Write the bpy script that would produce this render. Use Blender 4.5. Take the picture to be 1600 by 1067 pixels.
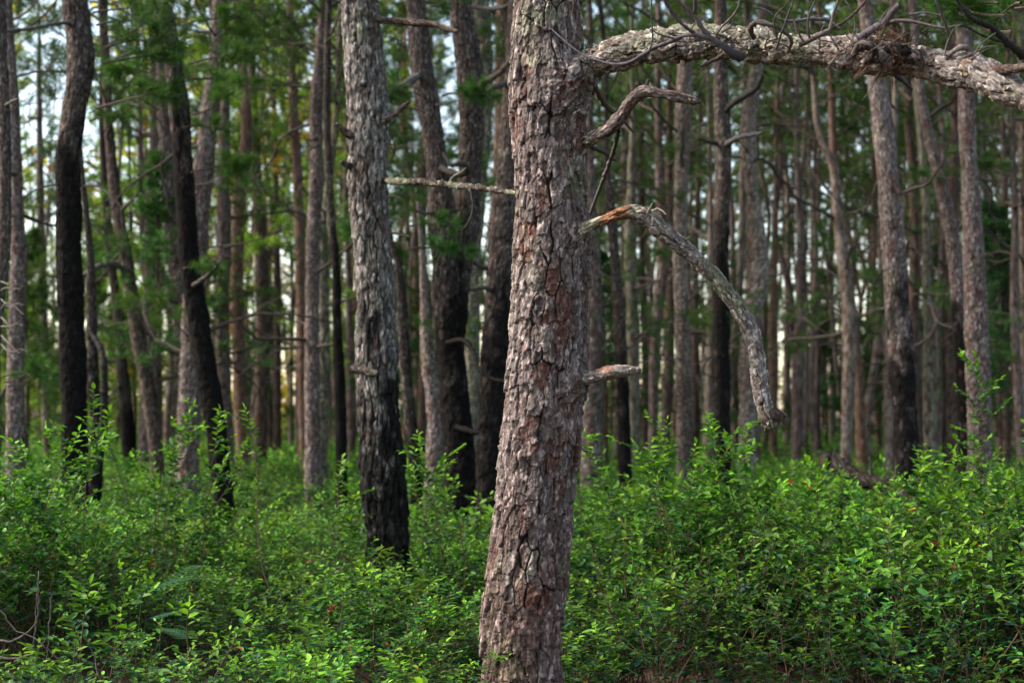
import bpy, math, random
import numpy as np
from mathutils import Vector, Matrix, Quaternion

for o in list(bpy.data.objects): bpy.data.objects.remove(o)
sc = bpy.context.scene
C = sc.collection

# ------------------------------------------------------------------ camera, sky, sun, exposure
F = 1600 * 50 / 36.0
CAMZ = 1.35
PITCH = math.atan((645 - 533.5) / F)
cam = bpy.data.cameras.new('camera'); camo = bpy.data.objects.new('camera', cam); C.objects.link(camo)
camo.location = (0, 0, CAMZ); camo.rotation_euler = (math.pi / 2 + PITCH, 0, 0)
cam.lens = 50; cam.sensor_width = 36; cam.clip_start = 0.1; cam.clip_end = 3000
cam.dof.use_dof = True; cam.dof.focus_distance = 6.0; cam.dof.aperture_fstop = 2.6
sc.camera = camo

SUN_EL, SUN_AZ = math.radians(42), math.radians(-88)      # azimuth measured from +Y towards +X
sd = Vector((math.sin(SUN_AZ) * math.cos(SUN_EL), math.cos(SUN_AZ) * math.cos(SUN_EL), math.sin(SUN_EL)))
w = bpy.data.worlds.new('World'); sc.world = w; w.use_nodes = True
nt = w.node_tree; nt.nodes.clear()
sky = nt.nodes.new('ShaderNodeTexSky'); sky.sky_type = 'NISHITA'; sky.sun_disc = False
sky.sun_elevation = SUN_EL; sky.sun_rotation = SUN_AZ; sky.air_density = 1.0; sky.dust_density = 1.6; sky.ozone_density = 1.0
bg = nt.nodes.new('ShaderNodeBackground'); bg.inputs['Strength'].default_value = 0.15
wo = nt.nodes.new('ShaderNodeOutputWorld')
wt = nt.nodes.new('ShaderNodeVectorMath'); wt.operation = 'MULTIPLY'; wt.inputs[1].default_value = (1.12, 1.0, .84)   # slightly warm air
nt.links.new(sky.outputs[0], wt.inputs[0]); nt.links.new(wt.outputs[0], bg.inputs[0]); nt.links.new(bg.outputs[0], wo.inputs[0])
sun = bpy.data.lights.new('sun', 'SUN'); suno = bpy.data.objects.new('sun', sun); C.objects.link(suno)
sun.energy = 2.3; sun.angle = math.radians(12); sun.color = (1.0, 0.94, 0.85)
suno.rotation_euler = sd.to_track_quat('Z', 'Y').to_euler()
sc.view_settings.view_transform = 'Standard'; sc.view_settings.look = 'None'
sc.view_settings.gamma = 1.0; sc.view_settings.exposure = 1.75
sc.render.film_transparent = False
sc.cycles.max_bounces = 6; sc.cycles.diffuse_bounces = 3; sc.cycles.glossy_bounces = 2
sc.cycles.transmission_bounces = 3; sc.cycles.transparent_max_bounces = 8
sc.cycles.caustics_reflective = False; sc.cycles.caustics_refractive = False
sc.cycles.use_denoising = True

def W(px, py, D):
    """a point of the place seen at photo pixel (px, py), D metres in front of the camera"""
    u = (px - 800) / F; v = (533.5 - py) / F
    dy = math.cos(PITCH) - v * math.sin(PITCH); dz = math.sin(PITCH) + v * math.cos(PITCH)
    return np.array([u / dy * D, D, CAMZ + dz / dy * D])

# ------------------------------------------------------------------ noise
def h3(ix, iy, iz, seed):
    n = (ix.astype(np.int64) * 374761393 + iy.astype(np.int64) * 668265263 + iz.astype(np.int64) * 2147483647 + seed * 974634777)
    n = (n ^ (n >> 13)) & 0xffffffff
    n = (n * 1274126177) & 0xffffffff
    n = (n ^ (n >> 16)) & 0xffffffff
    n = (n * 2246822519) & 0xffffffff
    n = n ^ (n >> 15)
    return (n & 0xffffff) / float(0xffffff)

def vnoise(x, y, z, seed=0):
    ix = np.floor(x); iy = np.floor(y); iz = np.floor(z)
    fx = x - ix; fy = y - iy; fz = z - iz
    fx = fx * fx * (3 - 2 * fx); fy = fy * fy * (3 - 2 * fy); fz = fz * fz * (3 - 2 * fz)
    r = 0
    for a in (0, 1):
        wa = fx if a else 1 - fx
        for b in (0, 1):
            wb = fy if b else 1 - fy
            for c in (0, 1):
                wc = fz if c else 1 - fz
                r = r + h3(ix + a, iy + b, iz + c, seed) * wa * wb * wc
    return r * 2 - 1

def fbm(x, y, z, seed=0, octv=3):
    r = 0; a = 1.0; s = 0
    for i in range(octv):
        r = r + a * vnoise(x, y, z, seed + i * 17); s += a
        x = x * 2.07; y = y * 2.07; z = z * 2.07; a *= 0.5
    return r / s

def voro(u, v, circ, cw, ch, seed):
    """periodic in u; returns (F2-F1), id random, id random 2, local dv, du (in metres)"""
    nu = max(3, int(round(circ / cw))); cw = circ / nu
    gx = u / cw; gy = v / ch
    iy = np.floor(gy); 
    d1 = np.full(u.shape, 9.0); d2 = np.full(u.shape, 9.0)
    rid = np.zeros(u.shape); rid2 = np.zeros(u.shape); lv = np.zeros(u.shape); lu = np.zeros(u.shape)
    for oy in (-1, 0, 1):
        ry = iy + oy
        sh = h3(ry, ry * 0, ry * 0 + 3, seed) * 1.0
        ix = np.floor(gx - sh)
        for ox in (-1, 0, 1):
            rx = ix + ox
            wx = np.mod(rx, nu)
            jx = h3(wx, ry, ry * 0 + 1, seed); jy = h3(wx, ry, ry * 0 + 2, seed)
            dx = (gx - sh) - (rx + 0.15 + 0.7 * jx); dy = gy - (ry + 0.1 + 0.8 * jy)
            d = np.sqrt(dx * dx + dy * dy)
            new = d < d1
            d2 = np.where(new, d1, np.minimum(d2, d))
            rid = np.where(new, h3(wx, ry, ry * 0 + 5, seed), rid)
            rid2 = np.where(new, h3(wx, ry, ry * 0 + 6, seed), rid2)
            lv = np.where(new, dy, lv); lu = np.where(new, dx, lu)
            d1 = np.minimum(d1, d)
    return d2 - d1, rid, rid2, lv, lu

def sstep(a, b, x):
    t = np.clip((x - a) / (b - a), 0, 1); return t * t * (3 - 2 * t)

PAL = {  # plate colour, weathered colour, fresh under-bark colour
    'grey':   ((.150, .124, .116), (.066, .048, .044), (.092, .044, .034)),
    'pale':   ((.185, .155, .135), (.105, .084, .072), (.110, .064, .048)),
    'brown':  ((.080, .062, .053), (.043, .032, .028), (.070, .036, .026)),
    'red':    ((.155, .105, .082), (.090, .060, .048), (.140, .070, .045)),
    'lichen': ((.145, .140, .105), (.090, .080, .063), (.070, .048, .036)),
    'ash':    ((.160, .146, .136), (.060, .050, .046), (.065, .044, .036)),
    'umber':  ((.074, .060, .054), (.040, .031, .028), (.056, .032, .025)),
    'driftwood': ((.200, .178, .168), (.105, .088, .082), (.120, .080, .058)),
    'dark':   ((.050, .040, .036), (.030, .024, .022), (.040, .024, .019)),
}

def bark(X, Y, Z, U, V, circ, depth, cw, ch, pal, seed, lichen=0.25, detail=True):
    """bark relief (metres outward) and colour for points of a trunk; U around, V along"""
    wu = U + 0.42 * cw * fbm(X / (cw * 1.3), Y / (cw * 1.3), Z / (cw * 2.4), seed, 4)
    wv = V + 0.35 * ch * fbm(X / (cw * .8) + 7, Y / (cw * .8), Z / (cw * 1.2), seed + 5, 4)
    e, r1, r2, lv, lu = voro(wu, wv, circ, cw, ch, seed)
    horiz = sstep(-.15, .25, np.abs(lv) - np.abs(lu))            # 1 on the upper and lower plate edges
    wid = ((0.16 if pal == 'ash' else 0.09) + 0.26 * vnoise(X / (cw * .9), Y / (cw * .9), Z / (cw * 1.5), seed + 9)).clip(.004, .4) * (1 - .80 * horiz)
    pl = sstep(0.0, 1, e / np.maximum(wid, 0.010)); pl = 1 - (1 - pl) * sstep(.004, .05, wid)
    h = pl * (0.45 + 0.55 * r1) + 0.26 * (-lv) * pl + 0.14 * lu * (r2 - 0.5) * pl
    big = fbm(X * 5, Y * 5, Z * 2.2, seed + 31, 2)
    h = h + 0.22 * big
    groove = np.abs(fbm(X / (cw * .55), Y / (cw * .55), Z / (cw * 3.4), seed + 15, 3))
    h = h - .22 * sstep(.05, .0, groove) * (.4 + .6 * r2)
    fl = 0 * h; q1 = r2
    if detail:
        wu2 = U + 0.35 * cw * fbm(X / (cw * .35), Y / (cw * .35), Z / (cw * .6), seed + 61, 3)
        wv2 = V + 0.30 * cw * fbm(X / (cw * .3) + 3, Y / (cw * .3), Z / (cw * .3), seed + 65, 3)
        e2, q1, q2, lv2, lu2 = voro(wu2, wv2, circ, cw * 0.46, ch * 0.40, seed + 41)
        h = h + pl * (0.34 * (q1 - 0.5) - 0.13 * lv2 + 0.06 * lu2 - 0.14 * (1 - sstep(0, .07, e2)) * (q2 > .45))
        wu3 = U + 0.2 * cw * fbm(X / (cw * .2), Y / (cw * .2), Z / (cw * .3), seed + 81, 2)
        e3, s1, s2, lv3, lu3 = voro(wu3, wv2, circ, cw * 0.20, ch * 0.16, seed + 71)
        h = h + pl * (0.10 * (s1 - 0.5) - 0.04 * lv3)
        fl = fbm(X / .006, Y / .006, Z / .020, seed + 3, 2)
        h = h + 0.07 * fl
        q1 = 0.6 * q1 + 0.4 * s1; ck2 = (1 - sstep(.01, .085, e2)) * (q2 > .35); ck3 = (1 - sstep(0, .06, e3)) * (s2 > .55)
    p0, p1, p2 = [np.array(c) for c in PAL[pal]]
    t = np.clip(0.5 * q1 + 0.5 * r1 + 0.25 * big, 0, 1)[:, None]
    col = (p1 + (p0 - p1) * t) * (.75 + .5 * q1)[:, None]
    red = sstep(0.60, 0.85, 1 - r2 * 0.6 - q1 * .4 + 0.15 * fbm(X * 9, Y * 9, Z * 6, seed + 8, 2))[:, None] * 0.8
    col = col * (1 - red) + p2 * red
    lm = sstep(0.05, 0.5, fbm(X * 7, Y * 7, Z * 5, seed + 13, 4) + (lichen - 0.35))[:, None] * min(1, lichen * 2.2) * 0.75
    col = col * (1 - lm) + np.array((.155, .160, .105)) * lm
    if detail:
        col = col * (1 + 0.55 * fl).clip(.4, 2.2)[:, None]
        fk = sstep(.12, .42, fbm(X / .011, Y / .011, Z / .026, seed + 23, 3))[:, None] * (.35 + .65 * pl)[:, None]
        col = col * (1 + fk * 1.3) + fk * np.array((.040, .037, .036))
        col = col * (1 - .60 * ck2 - .0 * ck3)[:, None] * (1 - .35 * ck3)[:, None]  # flake edges darkened in the colour, as shade under them
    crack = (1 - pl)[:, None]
    col = col * (1 - 0.88 * crack)  # dark bark crevices, with cavity shade added in the colour
    return (h - 0.5) * depth, col

# ------------------------------------------------------------------ mesh helpers
class Geo:
    def __init__(s): s.v = []; s.f = []; s.c = []; s.m = []; s.n = 0
    def add(s, V, Fc, col, mat=0):
        V = np.asarray(V, float); Fc = np.asarray(Fc, int)
        if len(V) == 0 or len(Fc) == 0: return
        col = np.asarray(col, float)
        if col.ndim == 1: col = np.tile(col, (len(V), 1))
        s.v.append(V); s.c.append(col[:, :3]); s.f.append((Fc + s.n, mat)); s.n += len(V)
    def mesh(s, name, mats, smooth=True):
        V = np.concatenate(s.v); Cc = np.concatenate(s.c)
        loops = np.concatenate([f.ravel() for f, m in s.f])
        tot = np.concatenate([np.full(len(f), f.shape[1]) for f, m in s.f])
        mi = np.concatenate([np.full(len(f), m) for f, m in s.f])
        me = bpy.data.meshes.new(name)
        me.vertices.add(len(V)); me.vertices.foreach_set('co', V.astype(np.float32).ravel())
        me.loops.add(len(loops)); me.loops.foreach_set('vertex_index', loops.astype(np.int32))
        me.polygons.add(len(tot))
        me.polygons.foreach_set('loop_start', np.concatenate([[0], np.cumsum(tot)[:-1]]).astype(np.int32))
        me.polygons.foreach_set('loop_total', tot.astype(np.int32))
        me.polygons.foreach_set('material_index', mi.astype(np.int32))
        me.polygons.foreach_set('use_smooth', np.full(len(tot), smooth))
        for m in mats: me.materials.append(m)
        me.update(calc_edges=True)
        a = me.color_attributes.new('Col', 'FLOAT_COLOR', 'POINT')
        a.data.foreach_set('color', np.c_[Cc, np.ones(len(Cc))].astype(np.float32).ravel())
        return me

def link(name, me, parent=None):
    o = bpy.data.objects.new(name, me); C.objects.link(o)
    if parent is not None: o.parent = parent
    return o
def tag(o, label=None, cat=None, group=None, kind=None):
    if label: o['label'] = label
    if cat: o['category'] = cat
    if group: o['group'] = group
    if kind: o['kind'] = kind
    return o
def empty(name, loc):
    o = bpy.data.objects.new(name, None); C.objects.link(o); o.location = loc; o.empty_display_size = 0.2
    return o

def catmull(P, s):
    """P (n,k) control rows, s parameters 0..n-1"""
    P = np.asarray(P, float); n = len(P)
    Q = np.vstack([2 * P[0] - P[1], P, 2 * P[-1] - P[-2]])
    i = np.clip(np.floor(s).astype(int), 0, n - 2); t = (s - i)[:, None]
    a, b, c, d = Q[i], Q[i + 1], Q[i + 2], Q[i + 3]
    return 0.5 * (2 * b + (c - a) * t + (2 * a - 5 * b + 4 * c - d) * t ** 2 + (3 * b - a - 3 * c + d) * t ** 3)

def resample(P, R, steps):
    """P control points, R radii; steps: spacing or array of arc lengths"""
    A = np.c_[np.asarray(P, float), np.asarray(R, float)]
    s = np.linspace(0, len(A) - 1, (len(A) - 1) * 24 + 1)
    D = catmull(A, s); D[:, 3] = np.maximum(D[:, 3], np.min(R) * .9)
    L = np.concatenate([[0], np.cumsum(np.linalg.norm(np.diff(D[:, :3], axis=0), axis=1))])
    if np.isscalar(steps): steps = np.linspace(0, L[-1], max(3, int(L[-1] / steps) + 1))
    steps = np.clip(steps, 0, L[-1])
    return np.stack([np.interp(steps, L, D[:, k]) for k in range(4)], 1), steps

def frames(P):
    T = np.gradient(P, axis=0); T /= np.linalg.norm(T, axis=1)[:, None] + 1e-12
    N = np.zeros_like(P)
    ref = np.array([1.0, 0, 0]) if abs(T[0, 0]) < .8 else np.array([0, 0, 1.0])
    n = ref - T[0] * (ref @ T[0]); N[0] = n / np.linalg.norm(n)
    for i in range(1, len(P)):
        n = N[i - 1] - T[i] * (N[i - 1] @ T[i]); N[i] = n / np.linalg.norm(n)
    return T, N, np.cross(T, N)

def tubefaces(n, k, close=True):
    i = np.arange(n - 1)[:, None]; j = np.arange(k)[None, :]; j2 = (j + 1) % k
    return np.stack([i * k + j, i * k + j2, (i + 1) * k + j2, (i + 1) * k + j], -1).reshape(-1, 4)

def thin(G, P, R, k=4, col=(.1, .08, .07), mat=0):
    P = np.asarray(P, float); R = np.asarray(R, float)
    T, N, B = frames(P)
    a = np.arange(k) / k * 2 * math.pi
    V = P[:, None, :] + R[:, None, None] * (np.cos(a)[None, :, None] * N[:, None, :] + np.sin(a)[None, :, None] * B[:, None, :])
    G.add(V.reshape(-1, 3), tubefaces(len(P), k), col, mat)

def barktube(G, P, R, steps, k, depth, cw, ch, pal, seed, lichen=.25, detail=True, lump=0.0, tint=None, charf=None, flare=None, mat=0):
    A, s = resample(P, R, steps)
    Pc, Rc = A[:, :3], A[:, 3]
    T, N, B = frames(Pc)
    n = len(Pc); a = np.arange(k) / k * 2 * math.pi
    ca, sa = np.cos(a), np.sin(a)
    rm = float(np.mean(Rc))
    Ng = ca[None, :, None] * N[:, None, :] + sa[None, :, None] * B[:, None, :]
    base = Pc[:, None, :] + Rc[:, None, None] * Ng
    X = (np.tile(ca * rm, (n, 1))).ravel() + seed * 3.1; Y = np.tile(sa * rm, (n, 1)).ravel(); Z = np.repeat(s, k)
    U = np.tile(a / (2 * math.pi) * 2 * math.pi * rm, (n, 1)).ravel(); V_ = Z
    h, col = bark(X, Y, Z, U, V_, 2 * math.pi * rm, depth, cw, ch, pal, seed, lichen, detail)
    rr = np.repeat(Rc, k)
    h = h * np.clip(rr / rm, .35, 1.3)
    if lump: h = h + lump * rr * (fbm(X * .35 / rm, Y * .35 / rm, Z * .3 / rm, seed + 99, 3))
    Vv = (base + h.reshape(n, k)[:, :, None] * Ng).reshape(-1, 3)
    if tint is not None: col = tint(Vv, col, s.repeat(k))
    if charf is not None: col = charf(Vv, col, X, Y, Z)
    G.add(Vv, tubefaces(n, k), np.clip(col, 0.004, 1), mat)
    # closed ends
    for row, P0, fl in ((0, Pc[0], True), (n - 1, Pc[-1], False)):
        ring = Vv[row * k:(row + 1) * k]
        cv = np.vstack([ring, ring.mean(0)[None, :]])
        f = np.array([[j, (j + 1) % k, k] if not fl else [(j + 1) % k, j, k] for j in range(k)])
        G.add(cv, f, np.vstack([col[row * k:(row + 1) * k], [[.06, .045, .035]]]).clip(0.004, 1), mat)
    return A

# ------------------------------------------------------------------ materials
def newmat(name):
    m = bpy.data.materials.new(name); m.use_nodes = True
    n = m.node_tree.nodes; l = m.node_tree.links
    return m, n, l, n['Principled BSDF']

def bark_material():
    m, n, l, p = newmat('pine_bark')
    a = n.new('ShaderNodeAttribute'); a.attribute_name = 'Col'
    tc = n.new('ShaderNodeTexCoord'); mp = n.new('ShaderNodeMapping'); mp.inputs['Scale'].default_value = (1, 1, 0.35)
    l.new(tc.outputs['Object'], mp.inputs[0])
    n1 = n.new('ShaderNodeTexNoise'); n1.inputs['Scale'].default_value = 90; n1.inputs['Detail'].default_value = 5; n1.inputs['Roughness'].default_value = .7
    l.new(mp.outputs[0], n1.inputs['Vector'])
    r = n.new('ShaderNodeMapRange'); r.inputs['From Min'].default_value = .3; r.inputs['From Max'].default_value = .7
    r.inputs['To Min'].default_value = .55; r.inputs['To Max'].default_value = 1.6
    l.new(n1.outputs['Fac'], r.inputs[0])
    mx = n.new('ShaderNodeVectorMath'); mx.operation = 'SCALE'
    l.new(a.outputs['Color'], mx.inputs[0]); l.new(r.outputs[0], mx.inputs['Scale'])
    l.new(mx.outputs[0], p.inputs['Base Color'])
    b = n.new('ShaderNodeBump'); b.inputs['Strength'].default_value = .5; b.inputs['Distance'].default_value = .004
    l.new(n1.outputs['Fac'], b.inputs['Height']); l.new(b.outputs[0], p.inputs['Normal'])
    p.inputs['Roughness'].default_value = .85; p.inputs['Specular IOR Level'].default_value = .04
    return m

def leaf_material(name, rough, trans, tmul, objcol=False, spec=.14):
    m, n, l, p = newmat(name)
    a = n.new('ShaderNodeAttribute'); a.attribute_name = 'Col'
    src = a.outputs['Color']
    if objcol:
        oi = n.new('ShaderNodeObjectInfo'); mv = n.new('ShaderNodeVectorMath'); mv.operation = 'MULTIPLY'
        l.new(src, mv.inputs[0]); l.new(oi.outputs['Color'], mv.inputs[1]); src = mv.outputs[0]
    tc = n.new('ShaderNodeTexCoord'); nz = n.new('ShaderNodeTexNoise'); nz.inputs['Scale'].default_value = 45; nz.inputs['Detail'].default_value = 2
    l.new(tc.outputs['Object'], nz.inputs['Vector'])
    r = n.new('ShaderNodeMapRange'); r.inputs['From Min'].default_value = .3; r.inputs['From Max'].default_value = .7
    r.inputs['To Min'].default_value = .8; r.inputs['To Max'].default_value = 1.2
    l.new(nz.outputs['Fac'], r.inputs[0])
    sc_ = n.new('ShaderNodeVectorMath'); sc_.operation = 'SCALE'; l.new(src, sc_.inputs[0]); l.new(r.outputs[0], sc_.inputs['Scale'])
    l.new(sc_.outputs[0], p.inputs['Base Color'])
    p.inputs['Roughness'].default_value = rough; p.inputs['Specular IOR Level'].default_value = spec
    t = n.new('ShaderNodeBsdfTranslucent'); mt = n.new('ShaderNodeVectorMath'); mt.operation = 'MULTIPLY'
    mt.inputs[1].default_value = tmul; l.new(sc_.outputs[0], mt.inputs[0]); l.new(mt.outputs[0], t.inputs['Color'])
    ms = n.new('ShaderNodeMixShader'); ms.inputs[0].default_value = trans
    l.new(p.outputs[0], ms.inputs[1]); l.new(t.outputs[0], ms.inputs[2]); l.new(ms.outputs[0], n['Material Output'].inputs['Surface'])
    return m

def ground_material():
    m, n, l, p = newmat('forest_litter')
    tc = n.new('ShaderNodeTexCoord')
    n1 = n.new('ShaderNodeTexNoise'); n1.inputs['Scale'].default_value = 3; n1.inputs['Detail'].default_value = 9; n1.inputs['Roughness'].default_value = .7
    n2 = n.new('ShaderNodeTexNoise'); n2.inputs['Scale'].default_value = 60; n2.inputs['Detail'].default_value = 6
    l.new(tc.outputs['Object'], n1.inputs['Vector']); l.new(tc.outputs['Object'], n2.inputs['Vector'])
    cr = n.new('ShaderNodeValToRGB'); e = cr.color_ramp.elements
    e[0].position = .3; e[0].color = (.016, .010, .007, 1); e[1].position = .75; e[1].color = (.065, .034, .020, 1)
    x = e.new(.5); x.color = (.034, .019, .012, 1)
    mx = n.new('ShaderNodeMath'); mx.operation = 'ADD'; mx.use_clamp = True
    s1 = n.new('ShaderNodeMath'); s1.operation = 'MULTIPLY_ADD'; s1.inputs[1].default_value = .6; s1.inputs[2].default_value = -.05
    s2 = n.new('ShaderNodeMath'); s2.operation = 'MULTIPLY'; s2.inputs[1].default_value = .5
    l.new(n1.outputs['Fac'], s1.inputs[0]); l.new(n2.outputs['Fac'], s2.inputs[0]); l.new(s1.outputs[0], mx.inputs[0]); l.new(s2.outputs[0], mx.inputs[1])
    l.new(mx.outputs[0], cr.inputs[0]); l.new(cr.outputs[0], p.inputs['Base Color'])
    b = n.new('ShaderNodeBump'); b.inputs['Strength'].default_value = .8; b.inputs['Distance'].default_value = .02
    l.new(n2.outputs['Fac'], b.inputs['Height']); l.new(b.outputs[0], p.inputs['Normal'])
    p.inputs['Roughness'].default_value = .95
    return m

M_BARK = bark_material()
M_LEAF = leaf_material('shrub_leaf', .50, .30, (1.25, 1.30, .6))
M_NEEDLE = leaf_material('pine_needles', .5, .22, (1.2, 1.25, .7), objcol=True)
M_GROUND = ground_material()

# ------------------------------------------------------------------ ground
def build_ground():
    xs = np.concatenate([[-1500, -700, -300, -120, -60], np.linspace(-30, 30, 81), [60, 120, 300, 700, 1500]])
    ys = np.concatenate([[-1500, -300, -60, -20], np.linspace(-6, 70, 103), [90, 130, 300, 700, 1500]])
    Xg, Yg = np.meshgrid(xs, ys); z = 0.05 * fbm(Xg * .4, Yg * .4, Xg * 0, 3, 3) - 0.02
    z = z * (np.abs(Xg) < 60) * (np.abs(Yg) < 90)
    G = Geo(); nx, ny = len(xs), len(ys)
    i = np.arange(ny - 1)[:, None]; j = np.arange(nx - 1)[None, :]
    f = np.stack([i * nx + j, i * nx + j + 1, (i + 1) * nx + j + 1, (i + 1) * nx + j], -1).reshape(-1, 4)
    G.add(np.stack([Xg, Yg, z], -1).reshape(-1, 3), f, (.05, .03, .02))
    o = link('ground', G.mesh('ground', [M_GROUND])); o['kind'] = 'structure'
build_ground()

# ------------------------------------------------------------------ foliage shapes
rng = np.random.default_rng(7)
def unit(v): return v / (np.linalg.norm(v, axis=-1, keepdims=True) + 1e-9)

def tufts(G, pos, dirs, per, length, width, col, mat=1, seed=0, open_=0.72):
    """needle tufts: every needle a narrow blade"""
    r = np.random.default_rng(seed)
    n = len(pos) * per
    p = np.repeat(pos, per, 0); d = np.repeat(unit(dirs), per, 0)
    dd = unit(d * r.uniform(.25, 1.0, (n, 1)) + unit(r.normal(size=(n, 3))) * open_)
    dd[:, 2] += 0.10; dd = unit(dd)
    L = length * r.uniform(.75, 1.15, (n, 1)); side = unit(np.cross(dd, r.normal(size=(n, 3)))) * width * .5
    st = p - d * r.uniform(0, .45, (n, 1)) * length
    mid = st + dd * L * .55 + np.array([0, 0, -1]) * L * .02
    tip = st + dd * L + np.array([0, 0, -1]) * L * .08
    V = np.stack([st - side * .6, st + side * .6, mid + side, tip, mid - side], 1).reshape(-1, 3)
    b = np.arange(n)[:, None] * 5
    c = np.asarray(col) * r.uniform(.7, 1.35, (n, 1)) * np.repeat(r.uniform(.75, 1.3, (len(pos), 1)), per, 0)
    G.add(V, b + np.array([0, 1, 2, 3, 4]), np.repeat(c, 5, 0), mat)

def crook(r, start, d, L, n, wob, up=0.0):
    """an irregular branch line"""
    P = [np.array(start, float)]; d = unit(np.array(d, float)); step = L / n
    for i in range(n):
        d = unit(d + r.normal(size=3) * wob + np.array([0, 0, up]))
        P.append(P[-1] + d * step)
    return np.array(P), d

def bough_into(G, r, start, d, L, rad, per, nl, nw, ncol, ntw=6, seed=0, up=0.04, live=.35):
    P, e = crook(r, start, d, L, 7, .16, up)
    thin(G, P, np.linspace(rad, rad * .25, len(P)), 5, (.09, .07, .06))
    tp, td = [P[-1]], [e]
    for i in range(ntw):
        t = r.uniform(live, .97); k = t * (len(P) - 1); a = int(k); q = P[a] + (P[min(a + 1, len(P) - 1)] - P[a]) * (k - a)
        sd_ = unit(unit(P[min(a + 1, len(P) - 1)] - P[a]) * .7 + r.normal(size=3) * np.array([.8, .8, .45]) + np.array([0, 0, .15]))
        l2 = L * r.uniform(.18, .42) * (1.15 - t * .5)
        Q, e2 = crook(r, q, sd_, l2, 4, .2, .06)
        thin(G, Q, np.linspace(rad * .4, rad * .16, len(Q)), 3, (.09, .07, .06))
        tp += [Q[-1], Q[-2], Q[-3]]; td += [e2, e2, e2]
    tufts(G, np.array(tp), np.array(td), per, nl, nw, ncol, 1, seed)

def make_bough(seed, L=1.1, per=26, nl=.12, nw=.006, ntw=6, ncol=(.052, .110, .026)):
    r = np.random.default_rng(seed); G = Geo()
    bough_into(G, r, (0, 0, 0), (1, 0, .25), L, .012, per, nl, nw, ncol, ntw, seed)
    return G.mesh('leafy_bough', [M_BARK, M_NEEDLE], False)

def make_crown(seed, z0, z1, rad, nb, per=11, nl=.15, nw=.012, ncol=(.062, .115, .026)):
    r = np.random.default_rng(seed); G = Geo()
    for i in range(nb):
        t = (i + r.uniform(0, 1)) / nb; z = z0 + (z1 - z0) * t
        a = i * 2.4 + r.uniform(-.5, .5)
        L = rad * (1.05 - .75 * t) * r.uniform(.55, 1.15)
        bough_into(G, r, (0, 0, z), (math.cos(a), math.sin(a), .25 + .6 * t), L, .02, per, nl, nw, ncol, 8, seed * 100 + i, .05)
    return G.mesh('crown', [M_BARK, M_NEEDLE], False)

def make_dead(seed, L=1.0):
    """a crooked dead branch with a few broken twigs, growing along +X"""
    r = np.random.default_rng(seed); G = Geo()
    P, e = crook(r, (0, 0, 0), (1, 0, r.uniform(-.3, .5)), L, 9, .22, r.uniform(-.06, .07))
    c = (.072, .060, .053)
    thin(G, P, .016 * np.linspace(1, .3, len(P)) * (1 + .2 * r.normal(size=len(P)).clip(-1, 1)), 6, c)
    for i in range(r.integers(1, 5)):
        a = r.integers(2, 9)
        Q, e2 = crook(r, P[a], unit(P[a] - P[a - 1]) + r.normal(size=3) * .8, L * r.uniform(.12, .45), 5, .25, .03)
        thin(G, Q, .007 * np.linspace(1, .3, len(Q)), 4, c)
    return G.mesh('branch', [M_BARK])

BOUGH = [make_bough(100 + i, L=1.4, per=22, nl=.12, nw=.005, ntw=9 + i % 4) for i in range(7)]
BOUGH_FINE = [make_bough(150 + i, L=.60, per=40, nl=.12, nw=.0042, ntw=6) for i in range(5)]
BOUGH_FAR = [make_bough(170 + i, L=1.9, per=13, nl=.15, nw=.010, ntw=13) for i in range(6)]
CROWN = [make_crown(200 + i, 0, 5.5, 2.0, 19) for i in range(5)]
CROWN_LOW = [make_crown(220 + i, 0, 8.0, 1.9, 26) for i in range(4)]
DEAD = [make_dead(300 + i) for i in range(12)]

# ------------------------------------------------------------------ trees
PY = random.Random(11)
def leafy(parent, mesh, wp, ang, scale, tint=(1, 1, 1), tilt=0.0, name='leafy_bough'):
    o = link(name, mesh, parent)
    o.location = Vector(wp) - parent.location
    o.rotation_euler = (PY.uniform(-.6, .6), tilt, ang); o.scale = (scale,) * 3
    o.color = (*tint, 1)
    return o

GREEN = [(1, 1, 1), (.8, .95, .8), (1.3, 1.2, .8), (.75, .85, .7)]
SUNNY = [(4.6, 3.4, .8), (6.0, 3.8, .7), (2.8, 2.6, .8), (6.0, 1.9, .5), (4.0, 3.4, .9)]  # sunlight put into the needle tint, along with autumn yellow and orange

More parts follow.
